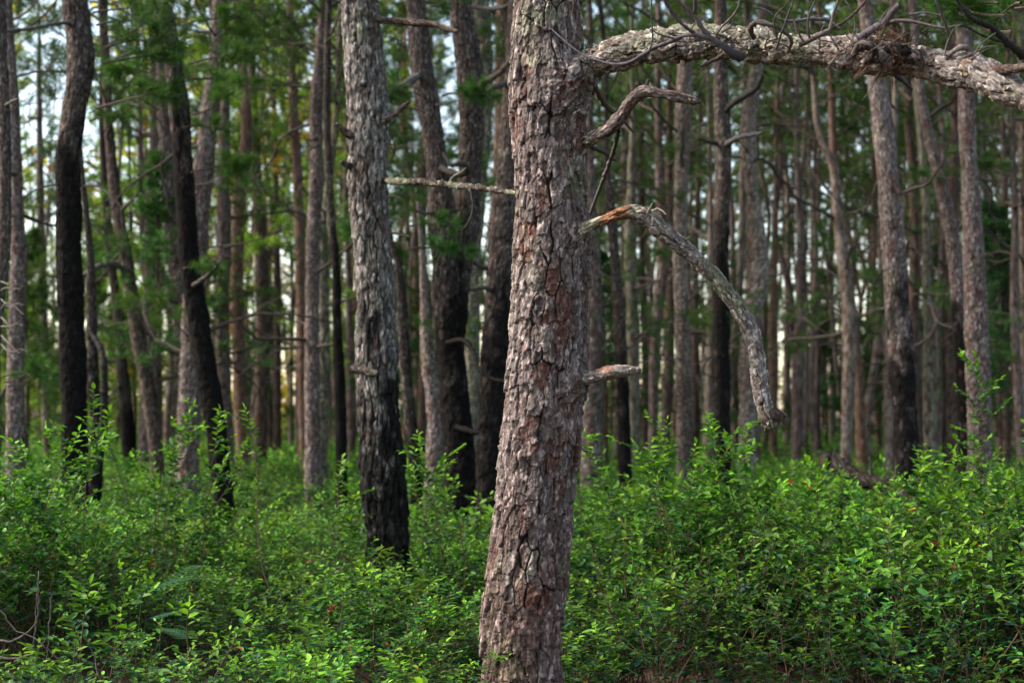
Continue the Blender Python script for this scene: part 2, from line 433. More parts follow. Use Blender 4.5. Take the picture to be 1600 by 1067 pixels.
def build_tree(pts, pal='grey', charpx=None, D=None, H=None, label='', group=None, dead=3, boughs=0, crown=True,
               k=None, cell=None, depth=None, lichen=.2, seed=None, tint=None, detail=None, cz=None, low=False, name='pine_tree', asp=2.7, spot=.35, dark_amt=.98, xtop=None):
    """pts: (px, py, width px) down the trunk from the top; the trunk stands D metres away"""
    seed = seed if seed is not None else int(abs(pts[0][0] * 7 + pts[-1][0] * 3)) % 9973
    r = np.random.default_rng(seed); PR = random.Random(seed)
    wmax = max(p[2] for p in pts)
    if D is None: D = F * (.12 + .003 * wmax) / wmax
    H = H or PR.uniform(10.5, 12.5) * (1.0 if D < 35 else 1.12)
    P = [W(px, py, D) for px, py, _ in pts]; R = [max(.012, wd / 2 / F * D) for *_, wd in pts]
    P = P[::-1]; R = R[::-1]                          # from the ground up
    if P[0][2] > 0.12:
        dz = P[0][2] + .12; dx = (P[0][0] - P[1][0]) / max(.3, (P[1][2] - P[0][2])) * dz * .35
        P.insert(0, P[0] + np.array([dx * .6, 0, -dz * .6])); R.insert(0, R[0] * 1.05)
        P.insert(0, np.array([P[0][0] + dx * .2, D, -.12])); R.insert(0, R[0] * 1.2)
    # keep clear of the exact picture plane: trunks lean a little in depth too
    b = P[0].copy(); ph = r.uniform(0, 6)
    for p in P: p[1] += .05 * math.sin(p[2] * .6 + ph) * min(1, D / 15) * (p[2] > .2)
    top = P[-1]; tz = top[2]; sl = (P[-1] - P[-2]) / max(.2, P[-1][2] - P[-2][2])
    z = tz; cur = top.copy(); rr = R[-1]
    while z < H:
        dz = min(1.2, H - z) + 1e-3
        sl = sl * .75 + np.array([r.normal() * .05, r.normal() * .05, 0])
        cur = cur + np.array([sl[0] * dz, sl[1] * dz, dz]); z += dz
        P.append(cur.copy()); R.append(max(.025, rr * max(.12, 1 - .85 * ((z - tz) / (H - tz + .01)))))
    base = np.array([b[0], b[1], 0.0])
    root = empty(name, base)
    tag(root, label, 'tree', group)
    P = [p - base for p in P]
    near = D < 12
    k = k or (64 if D < 18 else 36 if D < 26 else 20)
    sp = .012 if D < 12 else .018 if D < 18 else .035 if D < 26 else .07
    rm = np.mean(R); cell = cell or max(.028, rm * .38)
    depth = depth or rm * .16
    detail = D < 20 if detail is None else detail
    G = Geo()
    zt = CAMZ + 645 / F * D + .3                      # what the photograph shows of the trunk is built finest
    Ltot = np.linalg.norm(np.diff(np.array(P), axis=0), axis=1).sum()
    steps = sp if zt >= H else np.concatenate([np.arange(0, zt, sp), np.arange(zt, Ltot + .2, sp * 5)])
    zc = None if charpx is None else W(0, charpx, D)[2]
    def charf(V, col, X, Y, Z):
        if zc is None: return col
        n = fbm(X * 6, Y * 6, Z * 3, seed + 3, 3)
        t = sstep(.42, -.42, (V[:, 2] - zc) + 1.0 * n + .55 * fbm(X * 26, Y * 26, Z * 7, seed + 12, 2))
        spots = sstep(.22, .45, fbm(X * 22, Y * 22, Z * 12, seed + 6, 2)) * spot * sstep(-3.5, 0, V[:, 2] - zc)
        t = np.clip(t * (1 - spots) * dark_amt, 0, 1)[:, None]
        return col * (1 - t) + (np.array((.006, .0055, .0055)) + col * .04) * t
    barktube(G, P, R, steps, k, depth, cell, cell * asp, pal, seed, lichen, detail, lump=.18, charf=charf)
    link('trunk', G.mesh('trunk', [M_BARK]), root)
    root['_D'] = D
    A = np.array(P)
    def at(zz):
        i = np.searchsorted(A[:, 2], zz); i = min(max(i, 1), len(A) - 1)
        t = (zz - A[i - 1, 2]) / max(1e-6, A[i, 2] - A[i - 1, 2]); q = A[i - 1] + (A[i] - A[i - 1]) * t
        return q, R[i - 1] + (R[i] - R[i - 1]) * t
    # dead branches on the part of the trunk below the crown
    top_seen = min(H * .75, zt)
    for i in range(dead + (6 if (dead > 0 and D > 16) else 0)):
        zz = PR.uniform(1.7, max(2.2, top_seen)); q, rad = at(zz)
        a = PR.uniform(0, 2 * math.pi)
        o = link('branch', DEAD[PR.randrange(12)], root)
        s = PR.uniform(.6, 1.7) * (1.0 if D > 16 else .7)
        o.location = q + np.array([math.cos(a), math.sin(a), 0]) * rad * .7
        o.rotation_euler = (PR.uniform(-1, 1), PR.uniform(-.5, .35), a); o.scale = (s, s, s)
    for i in range(boughs):
        zz = PR.uniform(1.9, max(2.6, min(H * .6, zt))); q, rad = at(zz)
        a = PR.uniform(0, 2 * math.pi)
        o = link('leafy_bough', (BOUGH if D < 24 else BOUGH_FAR)[PR.randrange(6)], root)
        s = PR.uniform(.6, 1.15)
        o.location = q; o.rotation_euler = (PR.uniform(-.5, .5), PR.uniform(-.3, .3), a); o.scale = (s, s, s)
        o.color = (*(PR.choice(tint or GREEN)), 1)
    if crown:
        cz = cz or (H - 5.6 if not low else H - 8.2)
        q, rad = at(cz + 1)
        o = link('crown', (CROWN_LOW if low else CROWN)[PR.randrange(4)], root)
        s = PR.uniform(.85, 1.1)
        o.location = (q[0], q[1], cz); o.rotation_euler = (0, 0, PR.uniform(0, 6.28)); o.scale = (s, s, (H - cz) / (8.1 if low else 5.6))
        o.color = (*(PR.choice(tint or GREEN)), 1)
    return root, D, base, at

def limb(root, base, path, step, k, depth, cell, pal, seed, name='branch', lichen=.3, lump=.15, tint=None, ext=None, extra=None, detail=True, asp=1.8):
    """path: (px, py, width px, D)"""
    P = [W(a, b, d) - base for a, b, _, d in path]; R = [max(.0008, wd / 2 / F * d) for _, _, wd, d in path]
    G = Geo()
    tf = None
    if tint is not None: tf = tint
    barktube(G, P, R, step, k, depth, cell, cell * asp, pal, seed, lichen, detail, lump=lump, tint=tf)
    if extra: extra(G)
    return link(name, G.mesh(name, [M_BARK]), root)

def twig(root, base, path, col=(.10, .085, .08), name='twig', step=.02, k=6, knob=.15, seed=1):
    P = [W(a, b, d) - base for a, b, _, d in path]; R = [max(.0007, wd / 2 / F * d) for _, _, wd, d in path]
    A, s = resample(P, R, step); r = np.random.default_rng(seed)
    A[:, 3] *= 1 + knob * r.normal(size=len(A)).clip(-1.2, 1.2)
    A[:, :3] += r.normal(size=(len(A), 3)) * A[:, 3:4] * .12
    G = Geo(); thin(G, A[:, :3], A[:, 3], k, col)
    return link(name, G.mesh(name, [M_BARK]), root)

def splinters(G, p, d, rad, n, seed, col):
    r = np.random.default_rng(seed); p = np.array(p); d = unit(np.array(d, float))
    for i in range(n):
        o = r.normal(size=3) * rad * .5; e = unit(d + r.normal(size=3) * .35); L = rad * r.uniform(1.0, 3.2)
        thin(G, np.array([p + o - e * rad, p + o, p + o + e * L]), np.array([rad * .35, rad * .25, rad * .03]), 4, np.array(col) * r.uniform(.5, 1.3))

def flakes(G, path, n, size, seed, col, col2, base, spread=1.0):
    """small curled bark flakes standing off a limb"""
    r = np.random.default_rng(seed)
    P = [W(a, b, d) - base for a, b, _, d in path]; R = [wd / 2 / F * d for _, _, wd, d in path]
    A, s = resample(P, R, .01); T, N, B = frames(A[:, :3])
    i = r.integers(2, len(A) - 2, n); a = r.uniform(0, 2 * math.pi, n)
    nn = np.cos(a)[:, None] * N[i] + np.sin(a)[:, None] * B[i]
    tt = T[i] * np.sign(r.normal(size=(n, 1))) ; bb = np.cross(tt, nn)
    p0 = A[i, :3] + nn * A[i, 3:4] * .93
    L = size * r.uniform(.4, 1.2, (n, 1)); w_ = L * r.uniform(.35, .8, (n, 1)); lift = L * r.uniform(.15, .7, (n, 1)) * spread
    V = np.stack([p0 - bb * w_ * .5, p0 + bb * w_ * .5, p0 + tt * L * .55 + bb * w_ * .45 + nn * lift * .4, p0 + tt * L + nn * lift,
                  p0 + tt * L * .6 - bb * w_ * .5 + nn * lift * .45], 1).reshape(-1, 3)
    c = np.where(r.uniform(size=(n, 1)) < .6, np.array([col]), np.array([col2])) * r.uniform(.6, 1.3, (n, 1))
    G.add(V, np.arange(n)[:, None] * 5 + np.array([0, 1, 2, 3, 4]), np.repeat(c, 5, 0))

# ---- the big pine in the middle
def main_tree():
    D = 6.0
    pts = [(855, -60, 104), (855, 0, 106), (854, 100, 110), (857, 170, 116), (858, 220, 110), (860, 300, 110), (861, 400, 113), (859, 500, 116),
           (855, 590, 117), (847, 680, 117), (840, 740, 117), (831, 820, 119), (823, 890, 121), (816, 967, 122), (815, 1040, 120), (818, 1100, 128), (820, 1150, 150), (820, 1180, 185)]
    P = [W(a, b, D) for a, b, _ in pts][::-1]; R = [wd / 2 / F * D for *_, wd in pts][::-1]
    P[0][2] = min(P[0][2], -.08)
    r = np.random.default_rng(4); cur = P[-1].copy(); rr = R[-1]
    zz = cur[2]; z0 = zz
    while zz < 11.5:
        zz += 1.1; cur = cur + np.array([r.normal() * .06, r.normal() * .05, 1.1]); P.append(cur.copy()); R.append(rr * max(.15, 1 - .8 * (zz - z0) / (11.5 - z0)))
    base = np.array([P[1][0], D, 0.0])
    root = empty('pine_tree', base)
    tag(root, 'thick rough-barked pine standing closest, with a big bent limb and broken dead branches', 'tree')
    P = [p - base for p in P]
    L = np.linalg.norm(np.diff(np.array(P), axis=0), axis=1).sum()
    steps = np.concatenate([np.arange(0, 3.45, .0032), np.arange(3.45, L, .03)])
    def knots(V, col, s):
        return col
    G = Geo()
    def charf(V, col, X, Y, Z):     # reddish dark staining low on the trunk
        n = fbm(X * 4, Y * 4, Z * 2, 71, 3)
        t = (sstep(1.7, .3, V[:, 2]) * .75 * sstep(-.5, .3, n))[:, None]
        return col * (1 - t) + col * np.array((.72, .52, .48)) * t
    A = barktube(G, P, R, steps, 330, .023, .050, .150, 'grey', 5, .30, True, lump=.05, charf=charf)
    # collars where limbs leave, and healed knots
    V = G.v[0]; cx = np.interp(V[:, 2], A[:, 2], A[:, 0]); cy = np.interp(V[:, 2], A[:, 2], A[:, 1])
    rad = np.stack([V[:, 0] - cx, V[:, 1] - cy, 0 * cx], 1); rad = unit(rad)
    for (px, py, amp, rr_, ring) in [(905, 362, .030, .055, 0), (903, 598, .030, .05, 0), (906, 226, .024, .05, 0), (885, 150, .045, .10, 0), (845, 482, .016, .034, 1), (822, 690, .014, .055, 1), (838, 915, .020, .045, 0),
                                     (890, 612, .012, .03, 0), (812, 600, .010, .03, 0), (826, 560, .008, .03, 1), (808, 728, .012, .04, 0)]:
        q = W(px, py, 6.0) - base; tx = np.interp(q[2], A[:, 2], A[:, 0]); rt = np.interp(q[2], A[:, 2], A[:, 3]); dx = np.clip(q[0] - tx, -rt * .97, rt * .97)
        q = np.array([tx + dx, -math.sqrt(max(0, rt * rt - dx * dx)), q[2]])
        dd = np.linalg.norm((V - q) * np.array([1, 1, .8]), axis=1) / rr_
        g = np.exp(-dd ** 2) if not ring else (np.exp(-((dd - .9) / .35) ** 2) - .6 * np.exp(-(dd / .5) ** 2))
        V += rad * (g * amp * (1 + .5 * fbm(V[:, 0] * 60, V[:, 1] * 60, V[:, 2] * 60, 5, 2)))[:, None]
    G.v[0] = V
    link('trunk', G.mesh('trunk', [M_BARK]), root)
    # big limb
    Lp = [(872, 262, 30, 5.98), (872, 225, 56, 5.965), (877, 185, 66, 5.95), (886, 150, 62, 5.93), (900, 120, 52, 5.9), (925, 98, 44, 5.88), (960, 86, 44, 5.8), (1010, 75, 46, 5.7), (1060, 67, 49, 5.62), (1110, 67, 54, 5.55),
          (1160, 71, 56, 5.48), (1210, 77, 44, 5.4), (1260, 77, 44, 5.32), (1300, 80, 43, 5.25), (1350, 82, 54, 5.17), (1400, 91, 42, 5.08), (1450, 100, 42, 5.0),
          (1500, 108, 50, 4.9), (1540, 121, 46, 4.82), (1580, 141, 38, 4.74), (1625, 160, 38, 4.66), (1700, 175, 30, 4.5), (1780, 165, 20, 4.35), (1850, 140, 10, 4.2)]
    def lext(G): flakes(G, Lp[3:], 1500, .022, 21, (.20, .15, .12), (.23, .22, .14), base, 1.3)
    limb(root, base, Lp, .0042, 150, .022, .036, 'driftwood', 33, lichen=.40, lump=.48, extra=lext, asp=1.7)
    # side shoot at the far end of the limb
    limb(root, base, [(1520, 106, 24, 4.86), (1545, 110, 16, 4.8), (1575, 109, 14, 4.7), (1610, 103, 13, 4.6), (1680, 80, 8, 4.4)], .006, 40, .004, .02, 'brown', 34)
    # hanging dead branch
    Dp = [(876, 430, 24, 6.06), (884, 402, 32, 5.98), (896, 380, 27, 5.93), (909, 363, 22, 5.89), (928, 350, 17, 5.84), (950, 341, 16, 5.80), (968, 335, 19, 5.76), (988, 332, 22, 5.75), (1010, 340, 24, 5.74), (1040, 365, 26, 5.74), (1070, 390, 25, 5.75),
          (1100, 416, 23, 5.76), (1130, 450, 24, 5.77), (1154, 484, 27, 5.78), (1172, 515, 26, 5.79), (1183, 555, 23, 5.8), (1188, 600, 22, 5.8), (1194, 632, 22, 5.8), (1202, 655, 25, 5.8), (1208, 668, 16, 5.8)]
    def dt(V, col, s):
        x0 = W(935, 340, 5.77)[0] - base[0]; x1 = W(984, 340, 5.77)[0] - base[0]
        t = (sstep(x0 - .01, x0 + .02, V[:, 0]) * sstep(x1 + .02, x1 - .03, V[:, 0]))[:, None] * .9 * (V[:, 2:3] > 1.5)
        return col * (1 - t) + np.array((.17, .075, .04)) * t * (.35 + 3.5 * col[:, :1])
    def dext(G):
        flakes(G, Dp[6:], 420, .018, 5, (.20, .17, .15), (.24, .24, .17), base, 1.0)
        e = W(1204, 664, 5.8) - base; splinters(G, e, (.7, 0, -.8), .014, 10, 3, (.10, .085, .075))
        for a, b in ((1072, 375), (1155, 475), (1180, 535), (1100, 398), (1187, 600)):
            q = W(a, b, 5.74) - base; splinters(G, q, (.8, -.2, .6), .010, 4, a, (.16, .15, .11))
    limb(root, base, Dp, .0035, 80, .012, .028, 'driftwood', 41, lichen=.50, lump=.42, tint=dt, extra=dext)
    limb(root, base, [(1196, 644, 22, 5.8), (1210, 648, 21, 5.78), (1222, 652, 15, 5.77), (1234, 661, 7, 5.76)], .004, 24, .004, .015, 'dark', 42, name='twig')
    twig(root, base, [(1010, 338, 8, 5.72), (1016, 325, 4, 5.7), (1019, 318, 2, 5.7)], (.16, .15, .11), seed=3)
    twig(root, base, [(1019, 330, 4, 5.7), (1030, 326, 3, 5.68), (1041, 336, 2, 5.66)], (.2, .18, .14), seed=4)
    # upper broken branch
    Up = [(882, 250, 40, 6.08), (898, 234, 34, 5.98), (914, 222, 21, 5.93), (935, 212, 18, 5.84), (955, 200, 19, 5.8), (968, 184, 19, 5.76), (982, 164, 17, 5.72), (998, 148, 18, 5.68), (1012, 143, 19, 5.66), (1035, 147, 15, 5.64), (1060, 152, 14, 5.63), (1082, 157, 12, 5.62), (1094, 160, 5, 5.62)]
    limb(root, base, Up, .0035, 64, .009, .022, 'grey', 51, lichen=.42, lump=.36, asp=3.5, extra=lambda G: (splinters(G, W(1088, 158, 5.62) - base, (1, 0, -.2), .010, 8, 4, (.10, .09, .085)), flakes(G, Up[2:], 120, .014, 6, (.15, .13, .11), (.2, .2, .13), base, .8)))
    twig(root, base, [(1010, 140, 9, 5.66), (1011, 130, 6, 5.65), (1013, 124, 4, 5.65)], (.07, .06, .06), seed=6)
    twig(root, base, [(1008, 134, 4, 5.66), (1002, 126, 3, 5.65), (997, 118, 2, 5.65)], (.07, .06, .06), seed=7)
    # short stub
    Sp = [(878, 612, 40, 6.05), (893, 603, 36, 5.97), (905, 597, 23, 5.92), (920, 591, 17, 5.88), (942, 585, 18, 5.84), (962, 581, 18, 5.78), (982, 579, 14, 5.76), (1002, 578, 5, 5.75)]
    def st(V, col, s):
        x0 = W(935, 580, 5.8)[0] - base[0]; x1 = W(955, 580, 5.8)[0] - base[0]
        t = (sstep(x0 - .01, x0 + .01, V[:, 0]) * sstep(x1 + .01, x1 - .01, V[:, 0]) * sstep(-.005, .01, V[:, 2] - (W(945, 582, 5.8)[2])))[:, None] * .85
        return col * (1 - t * .8) + np.array((.14, .055, .03)) * t
    def sext(G):
        flakes(G, Sp[2:], 160, .014, 15, (.2, .17, .14), (.22, .22, .14), base, .9); splinters(G, W(992, 579, 5.77) - base, (1, 0, .05), .012, 10, 5, (.13, .10, .08))
    limb(root, base, Sp, .0032, 64, .009, .02, 'driftwood', 61, lichen=.45, lump=.42, tint=st, extra=sext, asp=3)
    # thin dead branches leaving the far side
    twig(root, base, [(905, 105, 8, 6.1), (925, 130, 9, 6.3), (945, 163, 10, 6.5), (960, 177, 9, 6.6), (975, 190, 5, 6.7), (990, 208, 3, 6.8)], (.10, .07, .055), 'branch', seed=8)
    twig(root, base, [(900, 222, 8, 6.1), (922, 229, 7, 6.3), (945, 240, 5, 6.5), (962, 252, 3, 6.6)], (.05, .045, .045), 'branch', seed=9)
    twig(root, base, [(967, 205, 7, 6.0), (960, 232, 8, 6.3), (950, 262, 7, 6.6), (935, 300, 6, 6.9), (918, 345, 5, 7.1), (905, 380, 4, 7.3)], (.10, .085, .09), 'branch', seed=10)
    twig(root, base, [(905, 205, 4, 6.0), (925, 205, 4, 6.1), (945, 207, 3, 6.2), (958, 206, 2, 6.25)], (.12, .11, .08), 'branch', seed=12)
    # living and dead twigs on the big limb
    TW = [
        [(1160, 92, 15, 5.38), (1140, 82, 14, 5.34), (1122, 67, 12, 5.32), (1103, 57, 11, 5.32), (1078, 54, 9, 5.34), (1052, 63, 8, 5.4), (1018, 77, 7, 5.46), (990, 95, 6.5, 5.5), (965, 101, 5.5, 5.54), (938, 96, 4.5, 5.58), (908, 84, 3.5, 5.62), (882, 64, 3, 5.66), (862, 46, 2.5, 5.7)],
        [(1108, 58, 9, 5.32), (1095, 42, 8, 5.3), (1086, 26, 7, 5.28), (1068, 10, 7, 5.26), (1050, -8, 6, 5.24), (1030, -25, 4, 5.2)],
        [(1086, 26, 7, 5.28), (1086, 8, 8, 5.25), (1085, -12, 6, 5.22)],
        [(1084, 52, 6, 5.33), (1066, 38, 6, 5.3), (1050, 20, 6, 5.28), (1040, 2, 6, 5.26), (1034, -20, 5, 5.2)],
        [(1118, 54, 4, 5.3), (1132, 38, 4, 5.26), (1148, 22, 4, 5.22), (1155, 5, 3, 5.2), (1158, -15, 3, 5.18)],
        [(1128, 50, 3, 5.3), (1142, 42, 3, 5.28), (1147, 28, 2.5, 5.25)],
        [(1015, 78, 3, 5.45), (1020, 60, 2.5, 5.42), (1018, 35, 2.5, 5.4), (1018, 5, 2, 5.36), (1019, -20, 2, 5.3)],
        [(1052, 60, 3, 5.38), (1035, 56, 3, 5.36), (1022, 50, 2, 5.34), (1005, 40, 2, 5.3)],
        [(1130, 86, 9, 5.4), (1118, 94, 7, 5.38), (1102, 100, 6, 5.36), (1094, 104, 4, 5.35)],
        [(1213, 78, 4, 5.25), (1220, 55, 3.5, 5.2), (1230, 28, 3, 5.15), (1242, -5, 3, 5.1)],
        [(1250, 68, 11, 5.2), (1275, 58, 9, 5.15), (1298, 46, 8, 5.12), (1302, 25, 5, 5.1), (1312, -5, 4, 5.05)],
        [(1298, 46, 6, 5.12), (1325, 30, 5, 5.08), (1350, 5, 4, 5.0), (1362, -15, 3, 4.95)],
        [(1296, 32, 6, 5.2), (1265, 30, 6, 5.2), (1238, 34, 5, 5.2), (1212, 28, 4, 5.2), (1200, 18, 3, 5.2), (1180, 12, 3, 5.2)],
        [(1230, 82, 8, 5.3), (1236, 62, 7, 5.25), (1218, 44, 7, 5.2), (1196, 38, 6, 5.2), (1178, 36, 4, 5.2)],
        [(1178, 60, 9, 5.3), (1172, 44, 9, 5.26), (1186, 34, 8, 5.24), (1204, 40, 7, 5.22), (1214, 56, 6, 5.2)],
        [(1340, 62, 12, 5.0), (1362, 48, 12, 4.96), (1382, 36, 12, 4.94), (1395, 18, 11, 4.92), (1405, 8, 9, 4.9)],
        [(1382, 38, 7, 4.96), (1405, 33, 7, 4.95), (1430, 35, 5, 4.93), (1470, 44, 4, 4.9), (1500, 40, 2, 4.88)],
        [(1405, 32, 8, 5.0), (1413, 42, 7, 4.98), (1414, 58, 6, 4.97)],
        [(1478, 82, 5, 4.95), (1482, 55, 4, 4.9), (1474, 30, 4, 4.85), (1462, 0, 3, 4.8), (1458, -20, 2, 4.8)],
        [(1420, 24, 4, 4.9), (1445, 20, 3, 4.9), (1475, 26, 3, 4.9)],
        [(1315, 78, 3, 5.1), (1298, 100, 2, 5.1), (1290, 110, 1.5, 5.1)],
        [(1380, 105, 12, 5.15), (1395, 115, 10, 5.2), (1410, 126, 8, 5.25), (1425, 140, 4, 5.3)],
        [(1520, 86, 9, 4.85), (1508, 74, 10, 4.83), (1490, 80, 9, 4.85), (1478, 92, 7, 4.88)],
        [(1214, 60, 3, 5.2), (1210, 30, 3, 5.15), (1228, 8, 2, 5.1), (1240, -10, 2, 5.1)],
        [(1265, 60, 4, 5.15), (1262, 35, 3, 5.12), (1270, 10, 3, 5.1), (1280, -10, 2, 5.08)],
        [(1255, 65, 4, 5.15), (1246, 48, 3, 5.12), (1240, 30, 3, 5.1)],
    ]
    for i, t in enumerate(TW): twig(root, base, t, [(.085, .075, .085), (.12, .10, .095), (.075, .06, .055)][i % 3], seed=20 + i)
    r2 = random.Random(5)
    for i in range(26):      # fine whiskers of dead twig over the limb
        x = r2.uniform(1060, 1520); y = 62 + (x - 1060) * .07; d = 5.55 - (x - 1060) * .0016
        p = [(x, y, 3, d)]
        ax, ay = r2.uniform(-1, 1), r2.uniform(-1, -.2)
        for j in range(4):
            x += ax * 11; y += ay * 11; ax += r2.uniform(-.5, .5); ay += r2.uniform(-.4, .4); d += r2.uniform(-.03, .02)
            p.append((x, y, 2.6 - j * .4, d))
        twig(root, base, p, (.10, .085, .075), seed=60 + i)
    # small dead whiskers low on the right side of the trunk
    twig(root, base, [(905, 695, 3, 5.95), (915, 703, 2, 5.9), (928, 704, 1.6, 5.88)], (.2, .18, .15), seed=90)
    twig(root, base, [(903, 675, 2, 5.95), (906, 690, 1.5, 5.9), (914, 700, 1.2, 5.88)], (.08, .07, .06), seed=91)
    # crown, above the picture
    o = link('crown', CROWN[0], root); o.location = (P[-1][0], P[-1][1], 6.6); o.scale = (1, 1, .95); o.color = (1, 1, 1, 1)
    # tangle of fallen needles, twigs and pitchy knots caught on the limb
    G = Geo(); r = np.random.default_rng(31); c0 = W(1372, 80, 4.98); b2 = c0
    for i in range(5):
        P2 = [np.array([-.10 + .04 * i, -.03 + .02 * r.normal(), -.03 + .02 * r.normal()])]
        P2.append(P2[0] + np.array([.03, -.02, .03])); P2.append(P2[1] + np.array([.04, -.005, -.015])); P2.append(P2[2] + np.array([.02, .02, -.04]))
        barktube(G, P2, [.008, .017, .015, .007], .004, 30, .010, .02, .03, ['dark', 'grey', 'brown'][i % 3], 70 + i, 0, True, lump=.5)
    n = 380
    p = r.normal(size=(n, 3)) * np.array([.06, .03, .032]) + np.array([.02, .0, .005]); d = unit(r.normal(size=(n, 3)) * np.array([.9, .5, .5]) + np.array([.2, 0, -.9]) * (p[:, :1] > .02) + np.array([.6, 0, .4]) * (p[:, :1] <= .02))
    Ln = r.uniform(.04, .11, (n, 1)); sd_ = unit(np.cross(d, r.normal(size=(n, 3)))) * .0011
    V = np.stack([p - d * Ln / 2 - sd_, p - d * Ln / 2 + sd_, p + d * Ln / 2 + sd_, p + d * Ln / 2 - sd_], 1).reshape(-1, 3)
    cc = np.where(r.uniform(size=(n, 1)) < .5, np.array([[.13, .065, .038]]), np.array([[.06, .048, .042]])) * r.uniform(.6, 1.3, (n, 1))
    G.add(V, np.arange(n)[:, None] * 4 + np.arange(4), np.repeat(cc, 4, 0))
    for i in range(22):
        s0 = r.normal(size=3) * np.array([.06, .03, .02]); Q, _ = crook(r, s0, r.normal(size=3) * np.array([1, .5, .7]), r.uniform(.08, .2), 6, .3)
        thin(G, Q, np.linspace(.0035, .0015, len(Q)), 5, (.10, .08, .075))
    o = link('twig_tangle', G.mesh('twig_tangle', [M_BARK])); o.location = b2
    tag(o, 'dark tangle of dead twigs and brown needles caught on top of the big limb', 'debris')
    return root, base
MAIN, MBASE = main_tree()

# ---- the second pine, a few metres behind
def second_tree():
    pts = [(561, -20, 54), (562, 0, 54), (567, 60, 56), (569, 100, 56), (574, 200, 59), (576, 300, 60), (581, 370, 57), (585, 430, 60), (587, 500, 61), (591, 600, 61), (595, 680, 62), (600, 760, 64), (604, 830, 64), (608, 900, 68)]
    root, D, base, at = build_tree(pts, 'ash', 565, D=9.0, label='tall grey furrowed pine left of the thick one, its foot scorched black', dead=0, k=200, cell=.042, asp=3.8, depth=.026, lichen=.22, seed=77, H=11)
    limb(root, base, [(582, 26, 12, 9.0), (600, 32, 10, 8.95), (630, 34, 10, 8.9), (655, 37, 11, 8.85), (680, 39, 10, 8.8), (700, 46, 9, 8.75), (714, 50, 5, 8.7)], .008, 30, .006, .03, 'brown', 81, lump=.25, asp=3)
    limb(root, base, [(598, 192, 12, 8.95), (612, 182, 10, 8.9), (624, 172, 9, 8.9), (640, 159, 4, 8.85)], .008, 24, .005, .03, 'brown', 82, lump=.25)
    limb(root, base, [(552, 212, 14, 8.95), (540, 207, 11, 8.9), (526, 193, 5, 8.85)], .008, 24, .006, .03, 'brown', 83, lump=.35)
    limb(root, base, [(552, 262, 12, 8.95), (542, 258, 9, 8.9), (532, 252, 5, 8.85)], .008, 24, .006, .03, 'dark', 84, lump=.35)
    limb(root, base, [(552, 575, 12, 8.95), (582, 582, 12, 8.82), (590, 584, 7, 8.78)], .008, 24, .006, .03, 'dark', 88, lump=.5)
    Lb = [(598, 280, 12, 8.95), (620, 284, 9, 8.8), (660, 285, 9, 8.5), (700, 289, 9, 8.2), (740, 293, 9, 7.9), (775, 297, 8, 7.6), (805, 302, 6, 7.35), (840, 306, 4, 7.1)]
    def ex(G): flakes(G, Lb, 260, .02, 8, (.16, .14, .12), (.24, .24, .16), base, 1.2)
    limb(root, base, Lb, .007, 28, .009, .03, 'dark', 85, lichen=.34, lump=.55, extra=ex)
    twig(root, base, [(700, 289, 3, 8.2), (708, 276, 2.5, 8.15), (722, 268, 2, 8.1), (728, 262, 1.5, 8.1)], (.2, .19, .15), seed=86)
    twig(root, base, [(735, 292, 3, 7.9), (738, 330, 1.5, 7.9), (720, 360, 1.2, 7.9), (698, 342, 1, 7.9)], (.08, .07, .06), seed=87)
second_tree()

